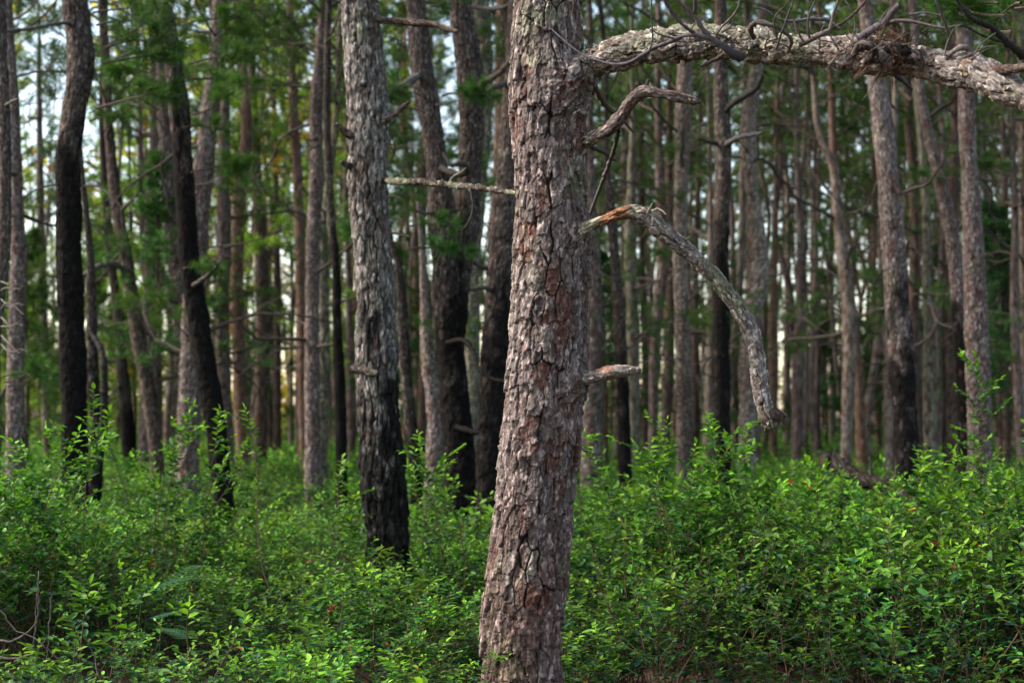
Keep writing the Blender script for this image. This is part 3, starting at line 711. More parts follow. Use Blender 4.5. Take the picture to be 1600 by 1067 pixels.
TREES = [
 # (points, palette, char px, options, label)
 ([(-2,-5,18),(4,100,18),(9,200,18),(11,300,18),(9,380,18),(4,450,16),(-4,520,16),(-8,700,18)], 'umber', None, dict(D=11,dead=0), 'dark lichen-flecked pine cut by the left edge of the picture'),
 ([(12,-5,14),(16,60,15),(22,150,17),(28,300,20),(31,400,22),(29,470,24),(25,600,26),(24,700,28)], 'grey', None, dict(dead=3), 'soft grey pine second from the left edge, behind the charred one'),
 ([(119,-5,38),(122,30,39),(128,80,39),(127,120,37),(120,170,35),(111,230,38),(109,300,37),(109,400,38),(112,500,38),(115,600,38),(116,700,38),(113,800,38),(112,860,40)], 'umber', 200, dict(spot=.12,D=12.4,dead=0,detail=True,k=90,lichen=.15), 'black charred pine with a slightly kinked upper trunk, in the left of the wood'),
 ([(250,-5,27),(258,30,28),(266,70,28),(274,125,28),(280,180,29),(284,240,28),(288,300,29),(291,360,29),(295,420,30),(305,480,30),(316,550,31),(326,610,31),(336,670,31),(343,730,30),(350,790,30),(353,840,31)], 'umber', 200, dict(spot=.12,D=13.4,dead=0,detail=True,k=80,lichen=.15), 'black charred pine leaning and curving down to the right, beside the tall shrub'),
 ([(346,-5,25),(344,50,25),(337,120,26),(326,200,28),(317,280,30),(311,340,31),(306,420,31),(301,500,32),(296,600,32),(293,700,34)], 'grey', None, dict(D=16.5,dead=3), 'thick grey pine passing behind the curved charred trunk'),
 ([(328,-5,9),(336,40,9),(345,90,11),(351,150,15),(350,250,18),(350,330,20),(351,400,21),(348,500,21),(351,600,21),(355,720,22)], 'grey', None, dict(D=20,dead=4), 'straight grey pine just right of the curved charred trunk'),
 ([(372,-5,8),(380,100,11),(386,180,15),(384,240,18),(376,300,18),(371,400,20),(372,500,21),(376,600,22),(380,720,23)], 'red', None, dict(D=21,dead=4), 'reddish grey pine with a bend, third behind the curved charred trunk'),
 ([(392,-5,10),(395,130,12),(402,270,15),(408,400,18),(411,500,20),(408,620,20),(404,720,22)], 'brown', None, dict(D=24,dead=3), 'brown mid-size pine bowed gently, left of the lilac-grey one'),
 ([(246,80,14),(246,160,16),(242,240,16),(238,300,18)], 'grey', None, dict(D=22,dead=2,boughs=3), 'grey trunk showing left of the charred curved pine, lost in dark boughs below'),
 ([(252,100,16),(257,200,20),(262,280,22),(268,360,22),(276,430,24),(284,500,26),(290,600,28),(292,700,30)], 'grey', None, dict(D=19,dead=3), 'leaning grey pine just left of the curved charred trunk'),
 ([(164,100,14),(170,200,15),(178,280,17),(188,350,19),(199,410,20),(209,470,21),(220,540,22),(231,600,22),(240,660,22),(247,740,22)], 'brown', None, dict(D=19,dead=4), 'slanting brown pine with a dead arched branch, right of the kinked charred pine'),
 ([(160,180,10),(165,300,12),(172,400,13),(182,480,15),(189,570,17),(196,640,20),(203,740,22)], 'dark', 600, dict(D=22,dead=3), 'thin dark pine behind the slanting brown one'),
 ([(219,140,7),(221,270,9),(224,400,10),(232,480,11),(240,580,12),(243,720,13)], 'grey', None, dict(dead=3), 'very thin grey pine between the two charred trunks'),
 ([(138,380,10),(140,450,14),(142,520,16),(142,590,20),(150,650,22),(150,700,20),(146,770,20)], 'dark', 560, dict(D=15,dead=1,H=5.5,crown=False), 'short twisted scorched pine tucked behind the kinked charred trunk'),
 ([(452,-5,10),(454,60,11),(456,110,12),(460,200,14),(465,270,15),(468,340,15),(470,420,15),(472,520,16),(474,640,16),(476,720,16)], 'red', None, dict(dead=4), 'slim orange-barked pine between the brown and the lilac-grey ones'),
 ([(507,-5,13),(500,100,17),(494,170,19),(495,260,21),(491,340,22),(488,400,22),(487,500,22),(487,600,22),(488,720,23)], 'grey', None, dict(D=17.5,dead=4), 'straight lilac-grey pine behind the tall spindly sapling'),
 ([(514,-5,9),(512,100,11),(512,200,11),(516,290,12),(519,350,13),(526,420,13),(527,500,14),(530,570,16),(533,650,16),(534,760,17)], 'dark', 380, dict(D=15.5,dead=2), 'slender charred pine just left of the tall furrowed one'),
 ([(510,330,12),(506,400,14),(506,480,16),(506,560,19),(503,650,20),(501,720,20)], 'lichen', None, dict(D=18.5,dead=2), 'mossy brown pine between the lilac-grey pine and the slender charred one'),
 ([(612,380,9),(622,410,12),(629,480,15),(633,560,17),(640,640,18),(648,710,19),(652,790,19)], 'dark', 700, dict(D=13.5,dead=1,H=6,crown=False), 'thin charred pine leaning out from behind the tall furrowed trunk'),
 ([(648,-5,28),(653,40,30),(658,100,33),(664,140,34),(673,190,34),(681,240,35),(688,300,40),(692,360,42),(697,430,44),(701,500,45),(706,560,42),(712,640,44),(719,720,48),(722,800,52)], 'umber', 400, dict(spot=.35,D=13,dead=0,detail=True,k=90), 'left stem of the twin pines that join low, black towards the foot'),
 ([(719,-5,33),(724,40,37),(732,100,40),(736,160,40),(737,210,39),(734,270,38),(729,320,42),(723,380,42),(715,440,40),(709,500,38),(706,560,34),(710,640,30)], 'umber', 420, dict(spot=.35,D=13.25,dead=0,detail=True,k=90), 'right stem of the twin pines that join low, crossing behind the left stem'),
 ([(748,-5,30),(754,50,27),(758,110,24),(757,190,22),(752,260,20),(745,340,20),(738,420,22),(736,500,22),(738,580,24),(738,680,24),(738,760,24)], 'lichen', None, dict(D=16,dead=2), 'lichen-mottled pine rising right behind the twin stems'),
 ([(668,560,20),(674,600,22),(680,650,25),(679,700,27),(676,780,28)], 'grey', None, dict(D=15,dead=0,H=3.6,crown=False), 'grey broken trunk standing low against the left of the twin pines'),
 ([(786,-5,20),(784,80,20),(783,180,18),(779,280,18),(774,360,18)], 'red', None, dict(D=17,dead=1), 'reddish pine seen high in the gap left of the thickest trunk'),
 ([(806,60,28),(802,160,32),(797,260,38),(792,340,44),(787,400,46),(781,460,44),(776,530,43),(771,600,43),(768,680,43),(766,760,45),(765,820,48)], 'umber', 430, dict(spot=.35,D=12.6,dead=0,detail=True,k=90), 'dark brown pine half hidden by the left side of the thickest trunk'),
 ([(627,150,7),(629,190,8),(634,230,9),(642,280,9),(648,340,9),(650,450,10),(652,600,11),(655,720,11)], 'red', None, dict(dead=3), 'thin orange pine seen between the furrowed tree and the twin stems'),
 ([(920,-5,9),(922,60,10),(922,200,12),(924,320,16),(928,420,22),(929,500,26),(926,600,30),(924,720,32)], 'grey', None, dict(D=18,dead=2), 'grey-brown pine just right of the thickest trunk'),
 ([(948,240,8),(955,330,14),(962,420,16),(967,480,18),(971,560,19),(974,640,19),(976,740,20)], 'dark', 560, dict(D=16,dead=1), 'thin black-footed pine beyond the short broken stub'),
 ([(988,200,9),(986,300,14),(984,400,18),(989,500,19),(990,600,18),(992,720,19)], 'lichen', None, dict(D=22,dead=3,boughs=2), 'green-tinged pine right of the thin black-footed one'),
 ([(1003,150,7),(1002,300,9),(1003,420,9),(1007,520,10),(1008,600,11),(1009,720,12)], 'brown', None, dict(dead=3), 'very slim brown pine left of a pale sky gap'),
 ([(1028,130,10),(1030,250,13),(1034,350,16),(1035,420,17),(1028,480,16),(1023,560,16),(1020,700,15)], 'grey', None, dict(D=23,dead=2), 'mid grey pine curving behind the hanging dead branch'),
 ([(1046,130,9),(1045,260,10),(1047,380,12),(1048,460,13),(1046,560,16),(1042,640,16),(1038,720,15)], 'brown', None, dict(D=25,dead=3), 'brown pine pressed left of the pale one under the limb'),
 ([(1073,-5,20),(1071,60,22),(1069,130,23),(1066,200,23),(1065,270,22),(1063,350,21),(1063,420,21),(1066,500,23),(1068,560,24),(1070,640,23),(1070,720,23)], 'pale', 600, dict(D=17.5,dead=3,dark_amt=.5), 'pale straight pine rising under the big limb, its foot darker'),
 ([(1087,380,9),(1087,480,11),(1088,560,11),(1087,720,12)], 'brown', None, dict(D=30,dead=2), 'slim brown pine between the pale pine and the black one'),
 ([(1108,200,7),(1110,400,9),(1111,500,12),(1110,600,16),(1107,720,20)], 'pale', None, dict(D=24,dead=2), 'tan pine close on the left of the black-footed twiggy one'),
 ([(1124,-5,17),(1125,70,20),(1126,150,22),(1130,230,23),(1129,300,23),(1127,380,24),(1127,460,25),(1127,560,26),(1129,660,26),(1130,760,27)], 'umber', 330, dict(spot=.4,D=14.5,dead=0,k=72,detail=True), 'dark twiggy pine with a black lower trunk, seen through the hanging branch'),
 ([(1188,60,16),(1181,120,19),(1172,180,22),(1171,240,21),(1176,300,19),(1184,360,23),(1188,410,27),(1184,450,28),(1175,490,26),(1168,560,26),(1167,640,25),(1165,720,25)], 'pale', None, dict(D=17.5,dead=3), 'sinuous S-bent pale pine right of the dark twiggy one'),
 ([(1218,80,6),(1214,200,7),(1212,320,8),(1209,420,11),(1207,520,12),(1208,640,12),(1209,720,12)], 'red', None, dict(dead=2), 'slim reddish pine just past the tip of the hanging branch'),
 ([(1245,120,7),(1246,240,9),(1249,340,11),(1251,420,14),(1249,500,16),(1246,580,18),(1245,720,18)], 'grey', None, dict(D=26,dead=3), 'mid grey pine second right of the hanging branch tip'),
 ([(1230,300,8),(1231,400,10),(1231,500,11),(1230,620,12),(1230,720,12)], 'pale', None, dict(D=34,dead=2), 'slim tan pine between two others right of the branch tip'),
 ([(1272,120,8),(1277,190,10),(1289,230,12),(1303,262,14),(1308,330,15),(1316,400,20),(1324,460,21),(1326,540,20),(1323,640,18),(1320,760,17)], 'pale', None, dict(D=20,dead=3), 'crooked tan pine with an elbow high up, right of centre stand'),
 ([(1297,110,8),(1301,180,11),(1304,240,12),(1308,330,13),(1322,420,13),(1334,500,14),(1341,600,15),(1345,700,18),(1348,780,18)], 'red', None, dict(D=22,dead=2), 'pine with flaking orange upper bark, beside the crooked tan one'),
 ([(1270,330,8),(1271,430,10),(1273,520,10),(1275,680,11)], 'red', None, dict(D=35,dead=2), 'faint reddish pine in the gap before the crooked tan one'),
 ([(1298,380,7),(1299,500,9),(1300,600,9),(1301,720,9)], 'lichen', None, dict(D=38,dead=2), 'thin greenish pine beside the crooked tan one'),
 ([(1352,-5,22),(1360,60,24),(1368,115,27),(1375,170,29),(1381,220,31),(1387,290,32),(1392,350,33),(1397,420,35),(1401,490,36),(1406,560,38),(1411,630,38),(1415,700,39),(1419,790,41)], 'grey', 505, dict(D=14,dead=3,k=90,detail=True), 'stout pine under the limb with a scaly black foot, tallest on that side'),
 ([(1390,520,12),(1389,600,14),(1388,740,15)], 'pale', None, dict(D=20,dead=0), 'pale trunk peeking out left of the stout black-footed pine'),
 ([(1366,330,8),(1365,430,9),(1366,520,9),(1369,620,10),(1374,720,10)], 'red', None, dict(D=32,dead=2), 'thin maroon pine just left of the stout black-footed one'),
 ([(1430,-5,13),(1426,60,13),(1421,130,14),(1422,200,14),(1428,270,14),(1430,350,14),(1429,430,15),(1428,500,15),(1432,600,16),(1437,740,17)], 'brown', None, dict(D=21,dead=4), 'even slim pine right behind the stout black-footed one'),
 ([(1430,80,13),(1440,165,14),(1453,220,17),(1465,270,19),(1477,320,20),(1487,365,20),(1495,430,20),(1500,480,22),(1505,560,23),(1510,640,23),(1513,760,23)], 'grey', 500, dict(D=15.5,dead=1,k=72,detail=True), 'slanting pine crossing down to the right, charred below, by the big grey one'),
 ([(1447,330,12),(1449,420,16),(1453,500,18),(1455,600,20),(1456,740,21)], 'lichen', None, dict(D=20,dead=1), 'pale greenish pine between the slim and the slanting trunks'),
 ([(1504,-5,19),(1505,60,21),(1508,140,24),(1510,220,25),(1514,290,27),(1517,360,30),(1520,420,33),(1523,500,34),(1526,580,35),(1529,660,34),(1531,760,36)], 'grey', None, dict(D=14.7,dead=2,k=80,detail=True), 'big clean grey pine behind the upright leafy sprig at the right'),
 ([(1492,140,14),(1490,250,15),(1484,360,17),(1482,430,18),(1485,560,20),(1488,720,20)], 'brown', None, dict(D=20,dead=2), 'brown pine hidden mostly behind the slanting one'),
 ([(1569,170,7),(1571,260,9),(1573,360,10),(1574,430,10),(1571,500,12),(1570,590,14),(1572,720,14)], 'brown', None, dict(D=24,dead=3), 'slim brown pine third from the right edge'),
 ([(1584,220,8),(1588,320,9),(1586,420,11),(1586,500,12),(1590,600,14),(1595,720,16)], 'grey', None, dict(D=21,dead=2), 'thin grey pine second from the right edge'),
 ([(1596,100,10),(1598,250,11),(1600,400,12),(1603,600,13),(1606,720,14)], 'pale', None, dict(D=22,dead=2), 'tan pine cut by the right edge of the picture'),
 ([(1530,340,5),(1540,430,6),(1550,500,7),(1560,580,9),(1568,700,10)], 'grey', None, dict(D=26,dead=1), 'very thin leaning pine in the dark gap right of the big grey one'),
 ([(60,120,8),(62,250,10),(66,400,11),(70,520,12),(74,700,13)], 'grey', None, dict(D=30,dead=3,boughs=3), 'slim hazy pine between the left edge and the kinked charred trunk'),
 ([(428,100,7),(430,250,9),(432,400,10),(434,560,11),(434,720,12)], 'brown', None, dict(D=30,dead=3,boughs=2), 'slim brown pine in the gap before the orange-barked one'),
 ([(545,420,9),(546,500,10),(548,600,11),(548,720,12)], 'grey', None, dict(D=27,dead=1), 'thin grey pine hugging the left of the furrowed trunk'),
 ([(660,380,9),(662,480,11),(660,600,12),(658,740,13)], 'brown', None, dict(D=26,dead=2), 'slim brown pine in the gap left of the twin stems'),
 ([(1144,330,7),(1146,450,9),(1147,600,9),(1149,720,10)], 'grey', None, dict(D=36,dead=2), 'thin far pine just right of the dark twiggy one'),
]
INFO = {}
for i, (pts, pal, ch, kw, lab) in enumerate(TREES):
    D = kw.get('D') or F * (.12 + .003 * max(p[2] for p in pts)) / max(p[2] for p in pts)
    kw = dict(kw); kw.setdefault('boughs', 0 if D < 16 else (6 if D < 19 else 8) if pts[0][0] < 950 else 3)
    if pts[0][0] >= 950 and D > 16: kw['dead'] = kw.get('dead', 3) + 4
    left = pts[0][0] < 520
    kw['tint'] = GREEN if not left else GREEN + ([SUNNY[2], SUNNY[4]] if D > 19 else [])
    INFO[lab] = build_tree(pts, pal, ch, label=lab, group='pines of the near wood' if D < 19 else 'slimmer pines behind the near wood', seed=500 + i * 13, **kw)

def find(s):
    for k, v in INFO.items():
        if s in k: return v
# particular branches of particular trees
root, D, base, at = find('kinked upper trunk')
twig(root, base, [(110, 36, 7, 12.3), (85, 38, 6, 12), (50, 45, 6, 11.7), (20, 48, 6, 11.5), (-20, 55, 5, 11.3)], (.10, .09, .09), 'branch', seed=1)
twig(root, base, [(128, 291, 3, 12.3), (150, 291, 3.5, 12.1), (165, 299, 3, 12), (176, 311, 2, 11.9)], (.05, .045, .05), 'branch', seed=2)
twig(root, base, [(92, 288, 3, 12.3), (70, 292, 3, 12.1), (50, 300, 2.5, 12), (35, 310, 2, 11.9)], (.06, .055, .05), 'branch', seed=3)
twig(root, base, [(92, 292, 2, 12.3), (80, 310, 2, 12.2), (75, 335, 2, 12.2), (66, 352, 1.5, 12.1)], (.06, .055, .05), 'branch', seed=4)
for (x, y, a, s, d) in [(150, 40, .2, 1.0, 11.8), (165, 75, -.3, 1.1, 11.6), (160, 100, .1, 1.0, 11.5), (145, 20, .5, .9, 11.8), (150, 170, 0, 1.15, 11.6), (140, 190, -.4, .8, 11.7), (175, 60, .3, .9, 11.6), (185, 90, 0, .8, 11.5)]:
    leafy(root, BOUGH_FINE[PY.randrange(5)], W(x, y, d), a, s)
root, D, base, at = find('leaning and curving')
for (x, y, a, s) in [(285, 40, 0, 1.0), (290, 60, .4, 1.0), (295, 100, -.2, 1.0), (262, 120, 2.9, .9), (292, 125, .3, 1.1), (300, 180, -.1, 1.0), (285, 200, .3, .8), (258, 130, 3.3, .9), (297, 270, 0, .9), (305, 290, .4, .9), (285, 420, .2, .6)]:
    leafy(root, BOUGH_FINE[PY.randrange(5)], W(x, y, 13.1), a, s, (1.3, 1.35, 1.0))
twig(root, base, [(298, 450, 8, 13.4), (325, 430, 7, 13.2), (340, 415, 6, 13.1)], (.08, .07, .06), 'branch', seed=5)
root, D, base, at = find('slanting brown pine')
twig(root, base, [(199, 425, 11, 18.9), (190, 418, 10, 18.7), (175, 412, 9, 18.5), (155, 416, 9, 18.3), (135, 428, 8, 18), (110, 440, 5, 17.8)], (.11, .10, .095), 'branch', seed=6)
root, D, base, at = find('short twisted')
twig(root, base, [(142, 520, 7, 15), (152, 535, 9, 14.9), (161, 555, 11, 14.8), (163, 600, 12, 14.8), (163, 650, 12, 14.9), (156, 700, 13, 15), (150, 740, 14, 15)], (.03, .027, .026), 'branch', seed=7)
root, D, base, at = find('left stem of the twin')
twig(root, base, [(655, 118, 12, 12.9), (640, 128, 11, 12.7), (618, 138, 10, 12.5), (600, 138, 9, 12.4), (585, 132, 6, 12.3)], (.10, .09, .08), 'branch', seed=8)
twig(root, base, [(690, 262, 12, 12.9), (708, 272, 10, 12.6), (730, 268, 12, 12.4), (722, 256, 9, 12.3), (705, 258, 7, 12.3), (693, 240, 6, 12.4)], (.045, .04, .036), 'branch', seed=9)
twig(root, base, [(686, 330, 8, 13), (668, 334, 7, 12.8), (650, 330, 5, 12.7)], (.08, .07, .06), 'branch', seed=10)
for (x, y, a, s) in [(672, 10, 0, .8), (655, 5, 1, .8), (660, 150, 3.3, 1.1), (680, 165, .2, 1.1), (665, 175, 3.0, 1.2), (655, 140, 3.3, .8), (690, 150, .1, 1.1), (640, 370, 3.0, 1.3), (630, 345, 2.8, 1.2), (640, 390, .4, 1.2), (625, 310, 2.8, 1.0), (635, 355, .1, 1.0), (622, 380, 3.4, 1.0)]:
    leafy(root, BOUGH_FINE[PY.randrange(5)], W(x, y, 11.2 if y > 300 else 11.8), a, s * .72, (.9, 1.05, .9))
root, D, base, at = find('right stem of the twin')
twig(root, base, [(735, 158, 13, 13), (745, 140, 12, 12.8), (758, 128, 11, 12.7), (780, 115, 10, 12.6), (800, 92, 9, 12.5), (815, 75, 6, 12.5)], (.09, .075, .065), 'branch', seed=11)
twig(root, base, [(738, 10, 7, 13), (760, 14, 7, 12.9), (785, 12, 7, 12.7), (808, 2, 6, 12.6)], (.11, .10, .09), 'branch', seed=12)
twig(root, base, [(700, 535, 8, 12.8), (725, 532, 8, 12.5), (740, 552, 7, 12.3), (748, 575, 7, 12.1), (770, 592, 6, 12), (795, 597, 5, 11.9)], (.014, .012, .011), 'branch', seed=13)
twig(root, base, [(715, 668, 11, 12.8), (738, 674, 9, 12.6), (752, 676, 6, 12.5)], (.010, .009, .009), 'branch', seed=14)
root, D, base, at = find('dark brown pine half hidden')
twig(root, base, [(778, 460, 8, 12.6), (760, 450, 8, 12.4), (735, 452, 7, 12.3)], (.07, .06, .055), 'branch', seed=15)
twig(root, base, [(775, 415, 9, 12.6), (755, 418, 8, 12.5), (742, 412, 6, 12.4)], (.07, .06, .055), 'branch', seed=16)
twig(root, base, [(800, 130, 12, 12.6), (775, 135, 10, 12.4), (755, 150, 8, 12.3)], (.07, .06, .055), 'branch', seed=17)
root, D, base, at = find('dark twiggy pine')
twig(root, base, [(1132, 182, 10, 14.5), (1142, 165, 9, 14.3), (1165, 150, 9, 14.1), (1182, 138, 9, 14), (1192, 118, 7, 13.9)], (.04, .035, .035), 'branch', seed=18)
twig(root, base, [(1122, 224, 7, 14.5), (1108, 222, 6, 14.3), (1093, 218, 5, 14.2)], (.05, .04, .04), 'branch', seed=19)
twig(root, base, [(1136, 226, 9, 14.4), (1150, 216, 8, 14.2), (1170, 212, 7, 14.1), (1190, 209, 5, 14)], (.10, .09, .09), 'branch', seed=20)
root, D, base, at = find('cut by the left edge')
twig(root, base, [(9, 165, 5, 10.9), (20, 158, 4, 10.7), (28, 155, 2, 10.6)], (.1, .1, .08), 'branch', seed=21)
r_ = random.Random(3)
for i in range(9):
    x, y = 2, 470 + i * 14; p = [(x, y - 30, 2.5, 10.6)]
    for j in range(4): x += r_.uniform(4, 11); y += r_.uniform(-8, 10); p.append((x, y - 30, 2 - j * .35, 10.4 - j * .05))
    twig(root, base, p, (.13, .12, .11), 'twig', seed=30 + i)
for (x, y, a, s) in [(5, 598, 0, 1.0), (12, 604, .3, .9), (0, 590, .5, .9)]: leafy(root, BOUGH_FINE[PY.randrange(5)], W(x, y, 10.5), a, s * .6, (1.1, 1.2, .9))
root, D, base, at = find('slanting pine crossing')
for (x, y, a, s) in [(1480, 240, .3, .8), (1490, 262, 0, .9), (1485, 280, 2.8, .7)]: leafy(root, BOUGH_FINE[PY.randrange(5)], W(x, y, 15), a, s)

# a pine off to the right whose live branch reaches into the upper corner
def corner_pine():
    root, D, base, at = build_tree([(1730, -5, 60), (1735, 300, 62), (1735, 600, 66), (1738, 900, 70)], 'brown', None, D=8.0, label='dark live branch with long green needles hanging into the upper right corner', dead=0, k=60, seed=801, name='pine_tree')
    twig(root, base, [(1740, 170, 26, 8), (1650, 125, 18, 7.6), (1600, 88, 14, 7.3), (1575, 68, 12, 7.2), (1548, 42, 10, 7.1), (1520, 30, 9, 7.0), (1500, 8, 6, 6.95), (1490, -12, 4, 6.9)], (.045, .04, .04), 'branch', seed=1)
    twig(root, base, [(1575, 68, 6, 7.2), (1540, 58, 4, 7.1), (1500, 40, 3, 7.0), (1470, 55, 2, 6.95)], (.05, .045, .04), 'branch', seed=2)
    twig(root, base, [(1600, 90, 8, 7.3), (1592, 120, 6, 7.25), (1585, 150, 4, 7.2)], (.05, .045, .04), 'branch', seed=3)
    for (x, y, a, s) in [(1585, 15, .1, 1.1), (1570, 25, 2.8, 1.0), (1600, 35, 0, 1.2), (1580, 50, 2.5, 1.0), (1595, 5, 1.4, 1.0), (1560, 5, 2.2, .9), (1605, 60, .5, 1.0)]:
        leafy(root, BOUGH_FINE[PY.randrange(5)], W(x, y, 7.2), a, s * .7, (.8, .95, .7))
corner_pine()

# ---- the deep wood behind
marks = []
def deep_wood():
    r = random.Random(42); made = []
    protos = []
    for v in range(6):
        rr = np.random.default_rng(900 + v); G = Geo(); n = 9
        H = 13.0; P = [np.array([0, 0, -.1])]
        for i in range(n): P.append(P[-1] + np.array([rr.normal() * .13, rr.normal() * .13, (H + .1) / n]))
        R = np.linspace(.095, .03, n + 1)
        barktube(G, P, R, .10, 12, .012, .05, .11, ['grey', 'pale', 'pale', 'red', 'grey', 'brown'][v], 900 + v, .15, False, lump=.1)
        protos.append(G.mesh('trunk', [M_BARK]))
    used = [(v[2][0], v[2][1]) for v in INFO.values()]
    n = 0; tries = 0
    while n < 203 and tries < 6000:
        tries += 1
        d = r.uniform(26, 54) if n > 38 else r.uniform(20, 34)
        x = r.uniform(-.46, .46) * d
        if n >= 165: d = r.uniform(27, 46); x = r.uniform(.05, .37) * d
        if any((x - a) ** 2 + (d - b) ** 2 < 1.1 ** 2 for a, b in used + made): continue
        pxx = 800 + x / d * F
        if 15 < pxx < 115 or 680 < pxx < 790 and r.random() < .75: continue
        if d < 34 and (960 < pxx < 1090 or 560 < pxx < 640): continue
        made.append((x, d)); n += 1
        root = empty('pine_tree', (x, d, 0))
        left = pxx < 560
        tag(root, None, 'tree', 'far pines deep in the wood' if d > 38 else 'small pines of the middle rank'); marks.append((pxx, d > 38, root, 'pine'))
        s = r.uniform(.45, 1.1) if n <= 165 else r.uniform(.4, .7)
        t = link('trunk', protos[r.randrange(6)], root); t.rotation_euler = (r.uniform(-.025, .025), r.uniform(-.03, .03), r.uniform(0, 6.28)); t.scale = (s * r.uniform(.8, 1.2), s, r.uniform(.85, 1.1))
        low = r.random() < (.45 if left else .08)
        c = link('crown', (CROWN_LOW if low else CROWN)[r.randrange(4)], root)
        c.location = (0, 0, 4.2 if low else 6.8); c.rotation_euler = (0, 0, r.uniform(0, 6.28)); s2 = r.uniform(.8, 1.2); c.scale = (s2, s2, 1)
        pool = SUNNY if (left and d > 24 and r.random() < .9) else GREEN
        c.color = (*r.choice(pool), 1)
        for j in range(r.randrange(4, 9)):
            a = r.uniform(0, 6.28); zz = r.uniform(1.8, 7)
            if r.random() < (.4 if pxx < 900 else .75):
                o = link('branch', DEAD[r.randrange(12)], root); s3 = r.uniform(.7, 1.6)
            else:
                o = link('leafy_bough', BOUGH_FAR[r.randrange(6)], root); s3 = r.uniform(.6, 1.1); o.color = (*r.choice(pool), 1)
            o.location = (0, 0, zz); o.rotation_euler = (r.uniform(-.6, .6), r.uniform(-.4, .3), a); o.scale = (s3,) * 3
deep_wood()

# the far side of the wood, which reads as one mass of foliage
def far_wood():
    r = np.random.default_rng(55); n = 300000
    D = r.uniform(48, 76, n); az = r.uniform(-1.9, 1.9, n); x = np.where(np.abs(az) < .8, np.tan(az.clip(-.8, .8)), np.sign(az) * 1.03) * D; z = r.uniform(0, 1, n) ** 1.0 * 19
    px = 800 + x / D * F; py = 645 - (z - CAMZ) / D * F
    dens = (.13 + .30 * (np.abs(az) > .45)) + .85 * fbm(x * .22, D * .05, z * .30, 8, 4) + .25 * fbm(x * .9, D * .2, z * .9, 9, 2)
    def hole(cx, cy, rx, ry, a): return a * np.exp(-((px - cx) / rx) ** 2 - ((py - cy) / ry) ** 2)
    dens = dens - hole(75, 130, 65, 120, 1.0) - hole(730, 60, 90, 130, .9) - hole(1020, 500, 50, 110, .5) - hole(30, 480, 60, 60, .25) - hole(420, 480, 130, 80, .35) - hole(230, 470, 60, 90, .35) - hole(210, 140, 40, 60, .4) - hole(470, 90, 50, 90, .35) - hole(1230, 150, 60, 90, .35) - hole(620, 330, 40, 90, .3) - hole(1240, 520, 110, 90, .6) - hole(1570, 300, 40, 60, .3)
    dens = dens + .5 * sstep(560, 640, py) + .06 * sstep(1400, 1560, px) - .3 * sstep(560, 620, py) * sstep(980, 1040, px) * sstep(1420, 1300, px)
    side = np.abs(az) > .8                                  # unseen foliage added round both sides to block low sky light
    k = r.uniform(0, 1, n) < dens.clip(0, 1)
    Rr = D.copy(); x = np.where(side, np.sin(az) * Rr * 1.43, x); D = np.where(side, np.cos(az) * Rr * 1.43, D)
    x, D, z, px, py = x[k], D[k], z[k], px[k], py[k]; n = len(x)
    c = np.stack([x, D, z], 1); d = unit(r.normal(size=(n, 3)) * np.array([1, 1, .5])); s2 = unit(np.cross(d, r.normal(size=(n, 3))))
    ang = np.abs(np.arctan2(x, D))[:, None]
    L = r.uniform(.12, .42, (n, 1)) * (1 + .75 * sstep(.42, .52, ang)); wd = L * r.uniform(.25, .6, (n, 1))
    V = np.stack([c - d * L, c + s2 * wd, c + d * L, c - s2 * wd], 1).reshape(-1, 3)
    m = fbm(x * .25, D * .1, z * .3, 19, 3); left = sstep(620, 380, px)
    g = np.array([.050, .105, .026]); yl = np.array([.62, .58, .09]); og = np.array([.50, .20, .04]); br = np.array([.13, .080, .048])
    ty = (left * sstep(-.25, .25, m + .15 * sstep(420, 250, py)))[:, None]; to = (sstep(.30, .42, fbm(x * .5, D * .2, z * .5, 29, 2)) * (.35 + .65 * left))[:, None]; tb = (sstep(.12, .4, fbm(x * .8, D * .3, z * .25, 39, 2)))[:, None] * (1 - left[:, None] * .6)  # left-hand yellow mixes painted sunlight with autumn leaf colour
    col = g * (1 - ty) + yl * ty; col = col * (1 - tb * .7) + br * tb * .7; col = col * (1 - to * .7) + og * to * .7
    G = Geo(); G.add(V, np.arange(n)[:, None] * 4 + np.arange(4), np.repeat(col * r.uniform(.6, 1.4, (n, 1)), 4, 0))
    for i in range(320):      # thin stems lost in the mass
        d_ = r.uniform(48, 74); x_ = r.uniform(-.46, .46) * d_
        P, e = crook(r, (x_, d_, 0), (0, 0, 1), r.uniform(9, 14), 8, .035); thin(G, P, np.linspace(r.uniform(.06, .12), .03, len(P)), 6, np.array((.20, .15, .12)) * r.uniform(.5, 1.2), 1)
    o = link('far_wood', G.mesh('far_wood', [M_FARLEAF, M_BARK], False)); tag(o, 'blurred far side of the wood, green and yellow foliage with flecks of sky', 'woods', None, 'stuff')
M_FARLEAF = leaf_material('far_foliage', .6, .35, (1.2, 1.2, .7))
far_wood()

